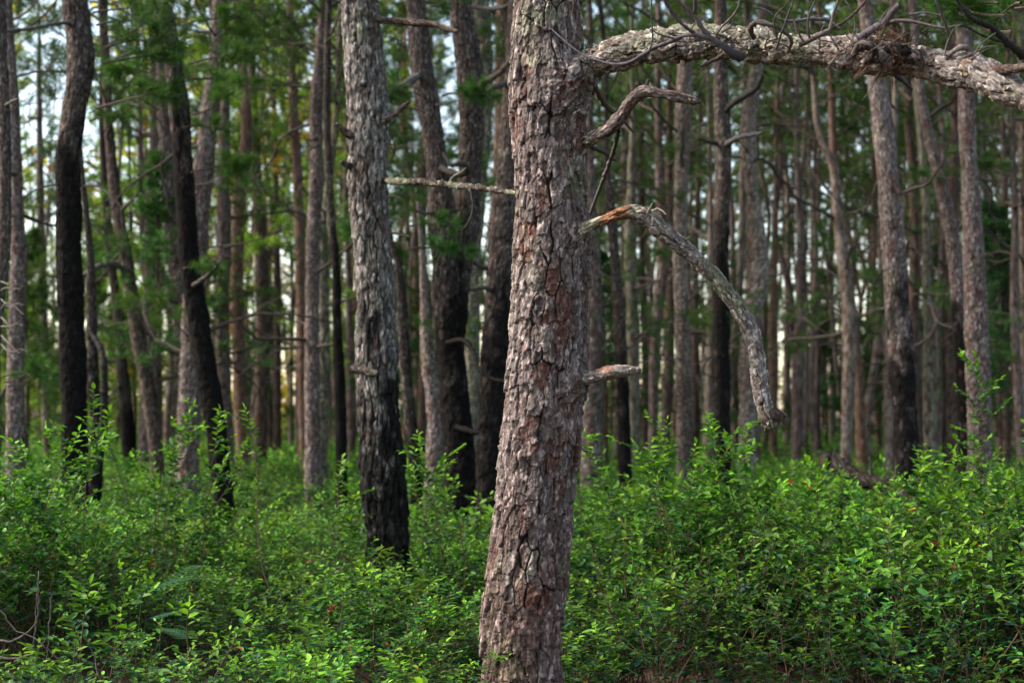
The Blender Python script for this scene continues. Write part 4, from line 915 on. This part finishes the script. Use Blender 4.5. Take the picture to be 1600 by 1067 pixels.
# needles, cones and bark flakes lying on the ground
def litter():
    r = np.random.default_rng(66); G = Geo(); n = 26000
    D = r.uniform(4.6, 9.5, n); x = r.uniform(-.5, .5, n) * D; z = r.uniform(0, .018, n) + 0.035
    gx = 0.05 * fbm(x * .4, D * .4, x * 0, 3, 3) - 0.02; c = np.stack([x, D, gx + r.uniform(.002, .02, n)], 1)
    d = unit(r.normal(size=(n, 3)) * np.array([1, 1, .12])); s2 = unit(np.cross(d, [0, 0, 1.0])); flake = r.uniform(size=(n, 1)) < .15
    L = np.where(flake, r.uniform(.008, .022, (n, 1)), r.uniform(.025, .06, (n, 1))); wd = np.where(flake, L * .5, .0012)
    V = np.stack([c - d * L - s2 * wd, c - d * L + s2 * wd, c + d * L + s2 * wd, c + d * L - s2 * wd], 1).reshape(-1, 3)
    col = np.where(flake, np.array([[.07, .04, .03]]), np.array([[.16, .075, .035]])) * r.uniform(.4, 1.4, (n, 1))
    G.add(V, np.arange(n)[:, None] * 4 + np.arange(4), np.repeat(col, 4, 0))
    o = link('needle_litter', G.mesh('needle_litter', [M_BARK], False)); tag(o, 'brown fallen needles and bark flakes covering the ground under the shrubs', 'leaf litter', None, 'stuff')
litter()

# unseen pines added beside and behind the camera, crowns cutting the sky fill
def added_shade_pines():
    labs = ['added shade pine out of view right of the camera', 'added shade pine behind the camera on the right', 'added shade pine right behind the camera', 'added shade pine behind the camera on the left', 'added shade pine ahead on the right, out of view',
            'added shade pine far behind the camera, first of its row', 'added shade pine far behind the camera, second of its row', 'added shade pine out of view, farthest to the right']
    for i, (x, y) in enumerate([(3.6, 1.5), (2.4, -2.5), (-.8, -3.4), (-4.5, -4.5), (5.6, 5.0), (1, -7), (5.5, -5.5), (7.4, 2.5)]):
        P = [np.array([x, y, -.1]), np.array([x + .1, y, 4.0]), np.array([x - .1, y + .1, 8.0]), np.array([x, y, 12.0])]
        base = np.array([x, y, 0]); G = Geo(); barktube(G, [p - base for p in P], [.16, .13, .1, .03], .06, 28, .02, .05, .12, 'grey', 400 + i, .2, False)
        root = empty('pine_tree', (x, y, 0)); tag(root, labs[i], 'tree', 'unseen pines added around the camera for shade'); link('trunk', G.mesh('trunk', [M_BARK]), root)
        for j in range(2):
            c = link('crown', CROWN[(i + j) % 5], root); c.location = (0, 0, 5.6 + j * .8); c.rotation_euler = (0, 0, i * 1.1 + j * 2); c.scale = (1.25, 1.25, 1); c.color = (*GREEN[0], 1)
added_shade_pines()

# young bushy pines that close the view between the trunks
def young_pines():
    V = []
    for v in range(4):
        r = np.random.default_rng(700 + v); G = Geo()
        for i in range(34):
            t = (i + .5) / 34; z = .3 + 3.6 * t; a = i * 2.4 + r.uniform(-.4, .4)
            bough_into(G, r, (0, 0, z), (math.cos(a), math.sin(a), .35 + t), 1.35 * (1.05 - t) + .2, .01, 14, .15, .012, (.050, .105, .034), 7, 7000 + v * 50 + i, .05, .2)
        V.append(G.mesh('foliage', [M_BARK, M_NEEDLE], False))
    Gt = Geo(); barktube(Gt, [np.array([0, 0, -.05]), np.array([.03, 0, 1.4]), np.array([-.02, .02, 2.8]), np.array([0, 0, 4.1])], [.045, .035, .02, .008], .08, 10, .004, .03, .07, 'brown', 9, .1, False)
    tm = Gt.mesh('trunk', [M_BARK])
    spots = [  # (px, D, scale, label, tint)
        (245, 19, .95, 'dense young pine with a brown dead patch, left of the curved charred trunk', (1.1, 1.3, 1.0), 1.35),
        (40, 26, 1.1, 'bushy young pine near the left edge beyond the kinked charred trunk', (1.2, 1.2, .9), .2),
        (150, 30, 1.2, 'pale green young pine seen behind the kinked charred trunk', (1.5, 1.5, .9), .2),
        (420, 31, 1.0, 'young pine between the brown bowed trunk and the orange one', (1.1, 1.2, 1), .1),
        (600, 28, 1.1, 'young pine in the gap right of the furrowed trunk', (1, 1.1, 1), .2),
        (640, 34, 1.3, 'darker young pine in the gap left of the twin stems', (1, 1.2, 1), .3),
        (945, 27, 1.0, 'small dark young pine just right of the thickest trunk', (.8, 1, .9), .3),
        (1150, 30, 1.0, 'young pine behind the tip of the hanging branch', (.9, 1.1, .9), .0),
        (1290, 34, .9, 'low dark young pine behind the crooked tan trunk', (.7, .9, .8), .0),
        (1355, 30, .8, 'dark young pine left of the stout black-footed trunk', (.7, .9, .8), .0),
        (1560, 24, 1.2, 'shadowy young pine in the dark gap near the right edge', (.7, .85, .8), .0),
        (1600, 30, 1.3, 'shadowy young pine behind the trunks at the right edge', (.7, .85, .8), .0),
        (1470, 30, 1.2, 'dark young pine between the greenish trunk and the slanting one', (.7, .85, .8), .0),
    ]
    for i, (px, D, s, lab, tint, lift) in enumerate(spots):
        p = W(px, 645, D); root = empty('young_pine', (p[0], D, 0)); tag(root, lab, 'tree', 'young bushy pines between the trunks')
        t = link('trunk', tm, root); t.scale = (s, s, s * (1.3 if lift > 1 else 1))
        f = link('foliage', V[i % 4], root); f.location = (0, 0, lift); f.rotation_euler = (0, 0, i * 1.3); f.scale = (s, s, s * (.9 if lift > 1 else 1)); f.color = (*tint, 1)
    r = random.Random(8)
    for i in range(13):
        d = r.uniform(36, 56); x = r.uniform(-.42, .42) * d; px = 800 + x / d * F
        if 980 < px < 1080: continue
        root = empty('young_pine', (x, d, 0)); tag(root, None, 'tree', 'far young pines deep in the wood'); marks.append((px, True, root, 'young'))
        s = r.uniform(.9, 1.6)
        t = link('trunk', tm, root); t.scale = (s, s, s)
        f = link('foliage', V[r.randrange(4)], root); f.rotation_euler = (0, 0, r.uniform(0, 6)); f.scale = (s, s, s * r.uniform(.8, 1.1))
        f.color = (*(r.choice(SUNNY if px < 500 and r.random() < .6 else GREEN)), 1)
young_pines()
REF = [(24, 'the second pine from the left edge'), (115, 'the kinked charred pine'), (238, 'the slanting brown pine'), (340, 'the curved charred pine'), (405, 'the brown bowed pine'), (476, 'the orange-barked pine'),
       (534, 'the slender charred pine'), (594, 'the tall furrowed pine'), (712, 'the twin stems'), (768, 'the dark half-hidden pine'), (925, 'the grey-brown pine beside the thick trunk'), (990, 'the green-tinged pine'), (1070, 'the pale pine under the limb'),
       (1130, 'the dark twiggy pine'), (1166, 'the S-bent pine'), (1208, 'the slim reddish pine'), (1322, 'the crooked tan pine'), (1412, 'the stout black-footed pine'), (1455, 'the pale greenish pine'), (1529, 'the big grey pine'), (1571, 'the slim brown pine near the edge'), (1700, 'the right edge')]
ORD = ['first', 'second', 'third', 'fourth', 'fifth', 'sixth', 'seventh', 'eighth', 'ninth', 'tenth', 'eleventh', 'twelfth', 'thirteenth', 'fourteenth', 'fifteenth', 'sixteenth']
def name_marks():
    cnt = {}
    for px, far, o, kind in sorted(marks, key=lambda m: m[0]):
        k = max([i for i, (x, _) in enumerate(REF) if x <= px], default=-1)
        key = (k, far, kind); cnt[key] = c = cnt.get(key, -1) + 1
        what = 'far young pine' if kind == 'young' else ('far thin pine' if far else 'slight pine')
        o['label'] = ('%s %s right of %s' % (ORD[min(c, 15)], what, REF[k][1])) if k >= 0 else ('%s %s counted from the left edge of the view' % (ORD[min(c, 15)], what))
name_marks()

# ------------------------------------------------------------------ shrubs
def leaf_block(G, pos, d, nrm, L, col, lod, mat=0, fold=.20, wid=.54):
    """leaves: pointed ovals folded along the midrib. pos,d,nrm (n,3) L (n,1) col (n,3)"""
    n = len(pos); d = unit(d); s = unit(np.cross(d, nrm)); u = np.cross(s, d)
    wv = L * wid * .5
    droop = -u * L * .10
    if lod == 0:
        up = u * wv * fold * 2
        V = np.stack([pos, pos + d * L * .32 + s * wv * .92 + up, pos + d * L * .70 + s * wv * .78 + up * .8 + droop * .4, pos + d * L + droop,
                      pos + d * L * .70 - s * wv * .78 + up * .8 + droop * .4, pos + d * L * .32 - s * wv * .92 + up], 1).reshape(-1, 3)
        b = np.arange(n)[:, None] * 6
        G.add(V, np.concatenate([b + np.array([0, 1, 2, 3]), b + np.array([0, 3, 4, 5])]), np.repeat(col, 6, 0), mat)
    else:
        V = np.stack([pos, pos + d * L * .45 + s * wv, pos + d * L + droop, pos + d * L * .45 - s * wv], 1).reshape(-1, 3)
        G.add(V, np.arange(n)[:, None] * 4 + np.arange(4), np.repeat(col, 4, 0), mat)

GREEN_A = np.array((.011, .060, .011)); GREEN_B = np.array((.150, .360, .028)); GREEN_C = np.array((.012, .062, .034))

def shrub(seed, stems=7, H=.8, lod=0, Lf=.036, upright=.75, spread=.5, twl=(.08, .22), space=.06, lspace=.018, start=.36, hue=0.0):
    r = np.random.default_rng(seed); S = Geo(); Lg = Geo()
    pos, dr, tv, sz = [], [], [], []
    def twigleaves(Q, first=.15, top=0.0):
        seg = np.linalg.norm(np.diff(Q, axis=0), axis=1); Lq = seg.sum(); k = max(2, int(Lq / lspace)); cs = np.concatenate([[0], np.cumsum(seg)])
        az = r.uniform(0, 6)
        for j in range(k + 1):
            t = first + (1 - first) * j / k
            q = np.array([np.interp(t * Lq, cs, Q[:, c]) for c in range(3)])
            i = min(len(seg) - 1, int(np.searchsorted(cs, t * Lq)) - 1 if t > 0 else 0); i = max(i, 0); td = unit(Q[i + 1] - Q[i])
            az += 2.4
            side = unit(np.cross(td, [0, 0, 1]) + 1e-3); sgn = 1 if j % 2 else -1
            dd = unit(td * (.55 + .6 * (t > .9)) + side * sgn * .8 * (t < .97) + np.array([0, 0, r.uniform(-.22, .22)]) + r.normal(size=3) * .22)
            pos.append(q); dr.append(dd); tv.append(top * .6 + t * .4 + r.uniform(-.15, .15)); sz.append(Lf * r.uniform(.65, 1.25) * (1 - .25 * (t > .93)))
    for s in range(stems):
        a = r.uniform(0, 6.28); rad = r.uniform(0, .10)
        P, e = crook(r, (math.cos(a) * rad, math.sin(a) * rad, -.03), (math.cos(a) * spread, math.sin(a) * spread, upright + .5), H * r.uniform(.75, 1.1), 9, .12, .05)
        if lod < 2: thin(S, P, np.linspace(.0045, .0016, len(P)), 4 if lod == 0 else 3, (.085, .055, .04), 0)
        seg = np.linalg.norm(np.diff(P, axis=0), axis=1); cs = np.concatenate([[0], np.cumsum(seg)]); Lp = cs[-1]
        t = start + r.uniform(0, .05)
        while t < .98:
            q = np.array([np.interp(t * Lp, cs, P[:, c]) for c in range(3)])
            az = r.uniform(0, 6.28)
            Q, _ = crook(r, q, (math.cos(az), math.sin(az), .12 + .42 * t), r.uniform(*twl) * (1.15 - .45 * t), 4, .16, .05)
            if lod < 2: thin(S, Q, np.linspace(.0018, .0009, len(Q)), 3, (.10, .085, .045), 0)
            twigleaves(Q, .12, t)
            t += space / Lp * r.uniform(.6, 1.5)
        twigleaves(P[-3:], .1, 1.0)
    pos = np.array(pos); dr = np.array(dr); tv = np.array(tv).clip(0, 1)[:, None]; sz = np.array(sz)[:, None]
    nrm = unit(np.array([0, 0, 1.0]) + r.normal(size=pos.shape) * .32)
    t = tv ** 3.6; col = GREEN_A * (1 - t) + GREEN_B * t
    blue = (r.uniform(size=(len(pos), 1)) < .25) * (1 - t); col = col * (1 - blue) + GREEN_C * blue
    yel = (r.uniform(size=(len(pos), 1)) < .002); col = np.where(yel, np.array((.45, .38, .05)), col)
    red = (r.uniform(size=(len(pos), 1)) < .0008); col = np.where(red, np.array((.35, .06, .03)), col)
    col = col * r.uniform(.7, 1.25, (len(pos), 1)) * (1 + hue * np.array([.45, .12, 0]))
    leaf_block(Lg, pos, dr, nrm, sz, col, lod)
    return S, Lg

def arrays(G):
    V = np.concatenate(G.v); Cc = np.concatenate(G.c); fs = G.f
    return V, Cc, np.concatenate([f for f, m in fs])

LOD = [[tuple(map(arrays, shrub(1000 + i, stems=5, Lf=[.044, .054, .040, .048, .062][i % 5], lspace=.026, space=.060, start=.2, hue=[0, .25, -.15, .1, .4][i % 5]))) for i in range(10)],
       [tuple(map(arrays, shrub(1100 + i, stems=6, lod=1, Lf=.066, lspace=.040, space=.08, twl=(.1, .25), hue=[0, .3, -.1, .5][i % 4]))) for i in range(8)]]
FAR = []
for i in range(6):
    S, Lg = shrub(1200 + i, stems=6, lod=2, Lf=.105, lspace=.07, space=.12, twl=(.12, .3), hue=[.2, .5, 0][i % 3]); FAR.append(arrays(Lg))

def front(px):          # nearest shrub distance by direction
    return np.interp(px, [-300, 0, 500, 745, 790, 900, 960, 1300, 1900], [5.35, 5.35, 5.35, 5.4, 6.1, 6.0, 5.95, 5.9, 5.8])
def hmap(px, d, n):
    h = .50 + .16 * n + .10 * sstep(14, 22, d)
    left = sstep(210, 60, px) * sstep(12.5, 10.5, d) * sstep(7.0, 8.0, d)
    h = h + left * .26
    ml = sstep(120, 190, px) * sstep(380, 310, px) * sstep(9, 9.6, d) * sstep(12, 11, d)
    h = h + ml * .10
    right = sstep(915, 1010, px) * sstep(13, 10, d)
    h = h + right * (.17 + .20 * sstep(6.3, 7.6, d)) - .10 * sstep(1290, 1340, px) * sstep(1480, 1430, px) * right
    lowfront = sstep(950, 850, px) * sstep(6.9, 6.3, d); h = h * (1 - .22 * lowfront) * (1 - .25 * sstep(900, 1000, px) * sstep(6.5, 5.9, d))
    return h

def scatter():
    G = Geo(); r = np.random.default_rng(77)
    def put(lib, cell, d0, d1, half, zs=1.0, keep=None, both=True):
        nx = 0
        yy = d0
        while yy < d1:
            hw = half(yy); k = int(2 * hw / cell)
            xs = -hw + (np.arange(k) + r.uniform(0, 1, k)) * cell; ys = yy + r.uniform(0, cell, k)
            px = 800 + xs / ys * F
            nn = fbm(xs * .9, ys * .9, xs * 0 + 2, 5, 2)
            hh = hmap(px, ys, nn * 1.6)
            for j in range(k):
                if ys[j] < front(px[j]) : continue
                if (xs[j] - MBASE[0]) ** 2 + (ys[j] - 6.0) ** 2 < .30 ** 2: continue
                if keep is not None and not keep(px[j], ys[j], r): continue
                sc_ = hh[j] * r.uniform(.82, 1.18) / .80 * zs
                a = r.uniform(0, 6.28); ca, sa = math.cos(a), math.sin(a); w_ = r.uniform(.85, 1.15) * (.55 + .45 * sc_)
                M = np.array([[ca * w_, sa * w_, 0], [-sa * w_, ca * w_, 0], [r.normal() * .08, r.normal() * .08, sc_]])
                off = np.array([xs[j], ys[j], 0]); br = r.uniform(.65, 1.3) * (1 + .35 * nn[j])
                br = br * np.array([r.uniform(.8, 1.3), 1.0, r.uniform(.7, 1.7)])
                it = lib[r.integers(len(lib))]
                if isinstance(it[0], tuple):
                    (V, Cc, f), (V2, C2, f2) = it
                    if both: G.add(V @ M + off, f, Cc, 0)
                    G.add(V2 @ M + off, f2, C2 * br, 1)
                else:
                    V, Cc, f = it; G.add(V @ M + off, f, Cc * br, 1)
            yy += cell
    def keep1(px, d, r):
        if px < 460 and 6.15 < d < 7.5: return r.random() < .5 * sstep(260, 460, px)
        if px < 330 and d < 6.15: return r.random() < .9
        if px > 930 and d < 6.5: return r.random() < .55
        return True
    put(LOD[0], .27, 5.2, 10.5, lambda d: .58 * d + .6, keep=keep1)
    put(LOD[1], .36, 10.5, 21, lambda d: .58 * d)
    put(FAR, .62, 21, 62, lambda d: .6 * d)
    o = link('undergrowth', G.mesh('undergrowth', [M_BARK, M_LEAF], True))
    tag(o, 'dense knee-high green huckleberry undergrowth carpeting the forest floor', 'undergrowth', None, 'stuff')
    print('undergrowth verts', G.n)
scatter()

# single shrubs that stand out of the carpet
def single(px, D, top, lab, seed, stems=3, Lf=.050, hue=.3, spread=.25, twl=(.10, .26), space=.055, name='shrub', grp='taller shrubs standing above the undergrowth', start=.35, lean=0, br=1.0):
    p = W(px, top, D); H = p[2]
    S, Lg = shrub(seed, stems=stems, H=H / (.93), Lf=Lf, spread=spread, upright=1.2, twl=twl, space=space, hue=hue, start=start)
    root = empty(name, (p[0] - lean * H, D, 0)); tag(root, lab, 'shrub', grp)
    for G in (S, Lg):
        for i in range(len(G.v)):
            G.v[i] = G.v[i] + np.stack([lean * G.v[i][:, 2], 0 * G.v[i][:, 2], 0 * G.v[i][:, 2]], 1)
    Lg.c = [c * br for c in Lg.c]
    link('stems', S.mesh('stems', [M_BARK]), root); link('leaves', Lg.mesh('leaves', [M_LEAF]), root)

SH = [
 (458, 8.2, 596, 'tall spindly sapling rising alone in front of the lilac-grey pine', 1, dict(stems=1, spread=.04, twl=(.08, .2), space=.10, start=.60)),
 (1522, 8.0, 604, 'upright leafy sprig in front of the big grey pine at the right', 2, dict(stems=2, spread=.07, twl=(.12, .28), space=.06, start=.45)),
 (186, 8.6, 620, 'slim sapling with a bright tip just right of the kinked charred pine', 3, dict(stems=1, spread=.12, space=.07, start=.55)),
 (120, 7.6, 655, 'narrow shoot climbing in front of the black foot of the kinked pine', 4, dict(stems=1, spread=.05, space=.07, start=.3, twl=(.06, .14))),
 (268, 8.8, 668, 'bright broad shrub left of the foot of the curved charred pine', 5, dict(stems=4, spread=.3, hue=.5)),
 (300, 8.9, 705, 'light green shrub touching the curved charred pine', 6, dict(stems=3, spread=.25, hue=.5)),
 (235, 9.2, 712, 'middle bush of the bright clump left of the curved pine', 7, dict(stems=4, spread=.3, hue=.5)),
 (30, 8.0, 662, 'tall dense shrub rising at the left edge', 8, dict(stems=5, spread=.28, hue=.1)),
 (75, 8.4, 705, 'dense shrub between the left-edge shrub and the kinked charred pine', 9, dict(stems=6, spread=.3, hue=.1)),
 (-15, 7.5, 700, 'dark shrub half cut off by the left edge', 10, dict(stems=6, spread=.3, hue=0)),
 (1015, 8.2, 690, 'leafy shrub nearest the thick trunk on its right side', 11, dict(stems=4, spread=.3, hue=.5)),
 (1075, 8.0, 683, 'shrub with pale shoot tips below the pale straight pine', 12, dict(stems=4, spread=.25, hue=.4)),
 (1180, 8.0, 662, 'broad green shrub under the tip of the hanging branch', 13, dict(stems=6, spread=.35, hue=.1)),
 (1235, 8.6, 680, 'bushy shrub right of the hanging branch tip', 14, dict(stems=5, spread=.3, hue=.15)),
 (1130, 7.8, 715, 'rounded shrub in front of the foot of the dark twiggy pine', 15, dict(stems=5, spread=.35, hue=.1)),
 (1408, 7.8, 712, 'yellow-green shrub in front of the stout black foot', 16, dict(stems=4, spread=.3, hue=.7)),
 (1460, 7.6, 750, 'shrub with orange-tinged top leaves left of the upright sprig', 17, dict(stems=4, spread=.3, hue=.8)),
 (1575, 8.6, 700, 'shadowed shrub at the right edge beyond the sprig', 18, dict(stems=6, spread=.35, hue=0)),
 (1590, 6.9, 770, 'near leafy shrub cut by the right edge', 19, dict(stems=5, spread=.3, hue=.4)),
 (1340, 7.4, 770, 'shrub before the dark fallen log', 20, dict(stems=5, spread=.35, hue=.2)),
 (545, 9.3, 735, 'small bright shrub at the left of the furrowed trunk', 21, dict(stems=3, spread=.25, hue=.6)),
 (668, 9.6, 730, 'shrub right of the scorched foot of the furrowed pine', 22, dict(stems=4, spread=.3, hue=.5)),
 (715, 8.8, 712, 'light sprig in front of the joined foot of the twin pines', 23, dict(stems=2, spread=.2, hue=.5)),
 (592, 6.9, 850, 'bright little sprig against the black foot of the furrowed pine', 24, dict(stems=1, spread=.1, hue=1.0, twl=(.05, .1), start=.7, br=1.3)),
 (290, 5.75, 945, 'low yellow-tipped sprig at the bottom of the dark hollow', 25, dict(stems=2, spread=.3, hue=1.0, twl=(.06, .12), br=1.2)),
 (130, 6.0, 905, 'sparse shrub leaning over the dark hollow at the lower left', 26, dict(stems=3, spread=.4, hue=.4, start=.5)),
 (670, 5.35, 1030, 'pale yellow-green big-leaved seedling at the foot of the thick trunk', 27, dict(stems=2, spread=.4, hue=1.4, Lf=.06, twl=(.05, .1), start=.5, br=1.35)),
 (1400, 5.9, 960, 'small round-leaved sprig in the dark lower right', 28, dict(stems=2, spread=.3, hue=.5, Lf=.05, twl=(.06, .12), start=.6)),
 (1525, 5.8, 1005, 'tiny bright seedling at the bottom right', 29, dict(stems=1, spread=.2, hue=1.0, Lf=.05, twl=(.04, .08), start=.6, br=1.2)),
 (1520, 6.6, 845, 'yellowish shrub in front of the dark tangle on the right', 30, dict(stems=3, spread=.25, hue=1.0)),
]
for px, D, top, lab, sd0, kw in SH: single(px, D, top, lab, 2000 + sd0, **kw)

# red-leaved sprig in the undergrowth
def red_sprig():
    r = np.random.default_rng(3); G = Geo(); Lg = Geo(); p = W(488, 922, 6.5); H = p[2]
    Q, e = crook(r, (0, 0, 0), (.05, 0, 1), H, 7, .08); thin(G, Q, np.linspace(.003, .001, len(Q)), 4, (.09, .05, .04))
    n = 6; d = unit(r.normal(size=(n, 3)) * np.array([1, 1, .4]) + np.array([0, 0, .2])); pos = Q[-1] - np.array([0, 0, 1]) * r.uniform(0, .05, (n, 1))
    leaf_block(Lg, pos, d, unit(np.array([0, -.4, 1.0]) + r.normal(size=(n, 3)) * .3), r.uniform(.02, .032, (n, 1)), np.array((.22, .03, .015)) * r.uniform(.7, 1.2, (n, 1)), 0)
    root = empty('sprig', (p[0], 6.5, 0)); tag(root, 'tiny sprig with red leaves in the shrubs left of the thick trunk', 'sprig')
    link('stems', G.mesh('stems', [M_BARK]), root); link('leaves', Lg.mesh('leaves', [M_LEAF]), root)
red_sprig()

# bracken
def fern(px, py, D, a, tilt, L, lab, seed):
    r = np.random.default_rng(seed); p = W(px, py, D)
    root = empty('fern', (p[0], p[1], 0)); tag(root, lab, 'fern', 'bracken fronds in the undergrowth')
    S = Geo(); Lf = Geo(); top = p[2]
    n = 15; st = np.array([0, 0, 0.0])
    hd = np.array([math.cos(a), math.sin(a), 0])
    P = [np.array([-.05, .02, 0]), np.array([-.02, .01, top * .6]), np.array([0, 0, top])]
    for i in range(1, n): P.append(np.array([0, 0, top]) + hd * L * i / n + np.array([0, 0, math.sin(i / n * 2.2) * L * tilt]))
    P = np.array(P); thin(S, P, np.linspace(.0022, .0008, len(P)), 4, (.022, .035, .015))
    pos, dr, ln = [], [], []
    for i in range(4, len(P)):
        t = (i - 3) / (len(P) - 3); tt = unit(P[i] - P[i - 1]); sd_ = unit(np.cross(tt, [0, 0, 1]))
        wl = L * .36 * (1 - t) ** .9 + .01
        for sgn in (-1, 1):
            q0 = P[i]; dd = unit(sd_ * sgn + tt * .45 + np.array([0, 0, -.08]))
            thin(S, np.array([q0, q0 + dd * wl * .95]), np.array([.0009, .0005]), 3, (.06, .11, .04))
            m = max(2, int(wl / .009))
            for j in range(m):
                u = j / m; s2 = unit(np.cross(dd, [0, 0, 1]))
                for g in (-1, 1):
                    pos.append(q0 + dd * wl * u); dr.append(unit(s2 * g + dd * .5)); ln.append(.022 * (1 - u) * (1 - t * .5) + .005)
    pos = np.array(pos); dr = np.array(dr); ln = np.array(ln)[:, None]
    leaf_block(Lf, pos, dr, np.tile([0, 0, 1.0], (len(pos), 1)), ln, np.array((.035, .115, .055)) * r.uniform(.8, 1.2, (len(pos), 1)), 1, wid=.42)
    link('stem', S.mesh('stem', [M_BARK]), root); link('frond', Lf.mesh('frond', [M_LEAF]), root)
fern(222, 930, 6.5, .25, .25, .30, 'blue-green fern frond at the top of the fern patch, lower left', 1)
fern(228, 968, 6.2, .05, .15, .27, 'fern frond lying flat in the middle of the fern patch', 2)
fern(310, 1000, 6.0, 2.7, .15, .24, 'lowest fern frond, beside the yellow-tipped sprig', 3)
fern(258, 925, 6.7, 1.0, .35, .30, 'upright fern frond behind the flat ones', 4)

# fallen log, mossy and broken, among the shrubs
def log():
    G = Geo(); base = np.array([W(1340, 740, 11.5)[0], 11.5, 0.0])
    Pp = [(1285, 718, 26, 11.6), (1300, 722, 24, 11.6), (1325, 738, 22, 11.4), (1360, 752, 22, 11.2), (1400, 765, 20, 11.0), (1440, 800, 20, 10.8)]
    P = [W(a, b, d) - base for a, b, _, d in Pp]; R = [wd / 2 / F * d for _, _, wd, d in Pp]
    barktube(G, P, R, .012, 48, .02, .05, .12, 'dark', 321, .2, True, lump=.35, tint=lambda V, c, s: c * .45)
    root = empty('fallen_log', base); tag(root, 'dark broken log lying half buried in the shrubs left of the stout black foot', 'log')
    link('trunk', G.mesh('trunk', [M_BARK]), root)
    r = np.random.default_rng(2)
    for i in range(4):
        G2 = Geo(); Q, _ = crook(r, P[i + 1] , (r.normal() * .5, -.3, 1), r.uniform(.15, .3), 5, .2); thin(G2, Q, np.linspace(.018, .006, len(Q)), 6, (.06, .05, .045)); link('branch', G2.mesh('branch', [M_BARK]), root)
log()

# dead brushwood at the lower left
def brush():
    r = np.random.default_rng(12); base = np.array([W(20, 1000, 5.9)[0], 5.9, 0.0])
    specs = [([(-30, 1015, 3, 5.9), (20, 1000, 4, 5.8), (55, 975, 3, 5.75), (62, 930, 2, 5.7)]), ([(-20, 1040, 3, 5.8), (30, 1028, 4, 5.75), (60, 1015, 3, 5.7), (75, 990, 2, 5.65)]),
             ([(78, 970, 2.5, 5.9), (78, 935, 2.5, 5.9), (81, 930, 2, 5.9)]), ([(60, 900, 2, 5.9), (58, 960, 2, 5.85), (45, 1040, 3, 5.8)]), ([(-10, 960, 2, 5.8), (25, 985, 2, 5.75), (60, 1000, 2, 5.7), (100, 1040, 2, 5.65)]),
             ([(120, 1000, 2, 5.7), (145, 1020, 2, 5.7), (155, 1060, 3, 5.65)])]
    labs = ['bare grey stick sloping up at the lower left edge', 'lowest bare stick crossing the bottom left corner', 'short hooked pale twig standing up in the dark hollow', 'thin upright dead twig by the left edge', 'thin dead stick sloping down to the right in the corner', 'curved dead twig at the bottom of the sparse shrub']
    for i, (s, l) in enumerate(zip(specs, labs)):
        b = W(s[0][0], s[0][1], s[0][3]); b[2] = 0
        P = [W(a, bb, d) - b for a, bb, _, d in s]; P.insert(0, np.array([P[0][0] - .05, .05, -.0]))
        R = [.002] + [wd / 2 / F * d for _, _, wd, d in s]
        A, _ = resample(P, R, .02); A[:, :3] += r.normal(size=(len(A), 3)) * .002
        G = Geo(); thin(G, A[:, :3], A[:, 3], 5, (.075, .065, .06)); o = link('dead_stick', G.mesh('dead_stick', [M_BARK])); o.location = b
        tag(o, l, 'stick', 'dead sticks at the lower left')
brush()
for o in bpy.data.objects:
    if '_D' in o: del o['_D']
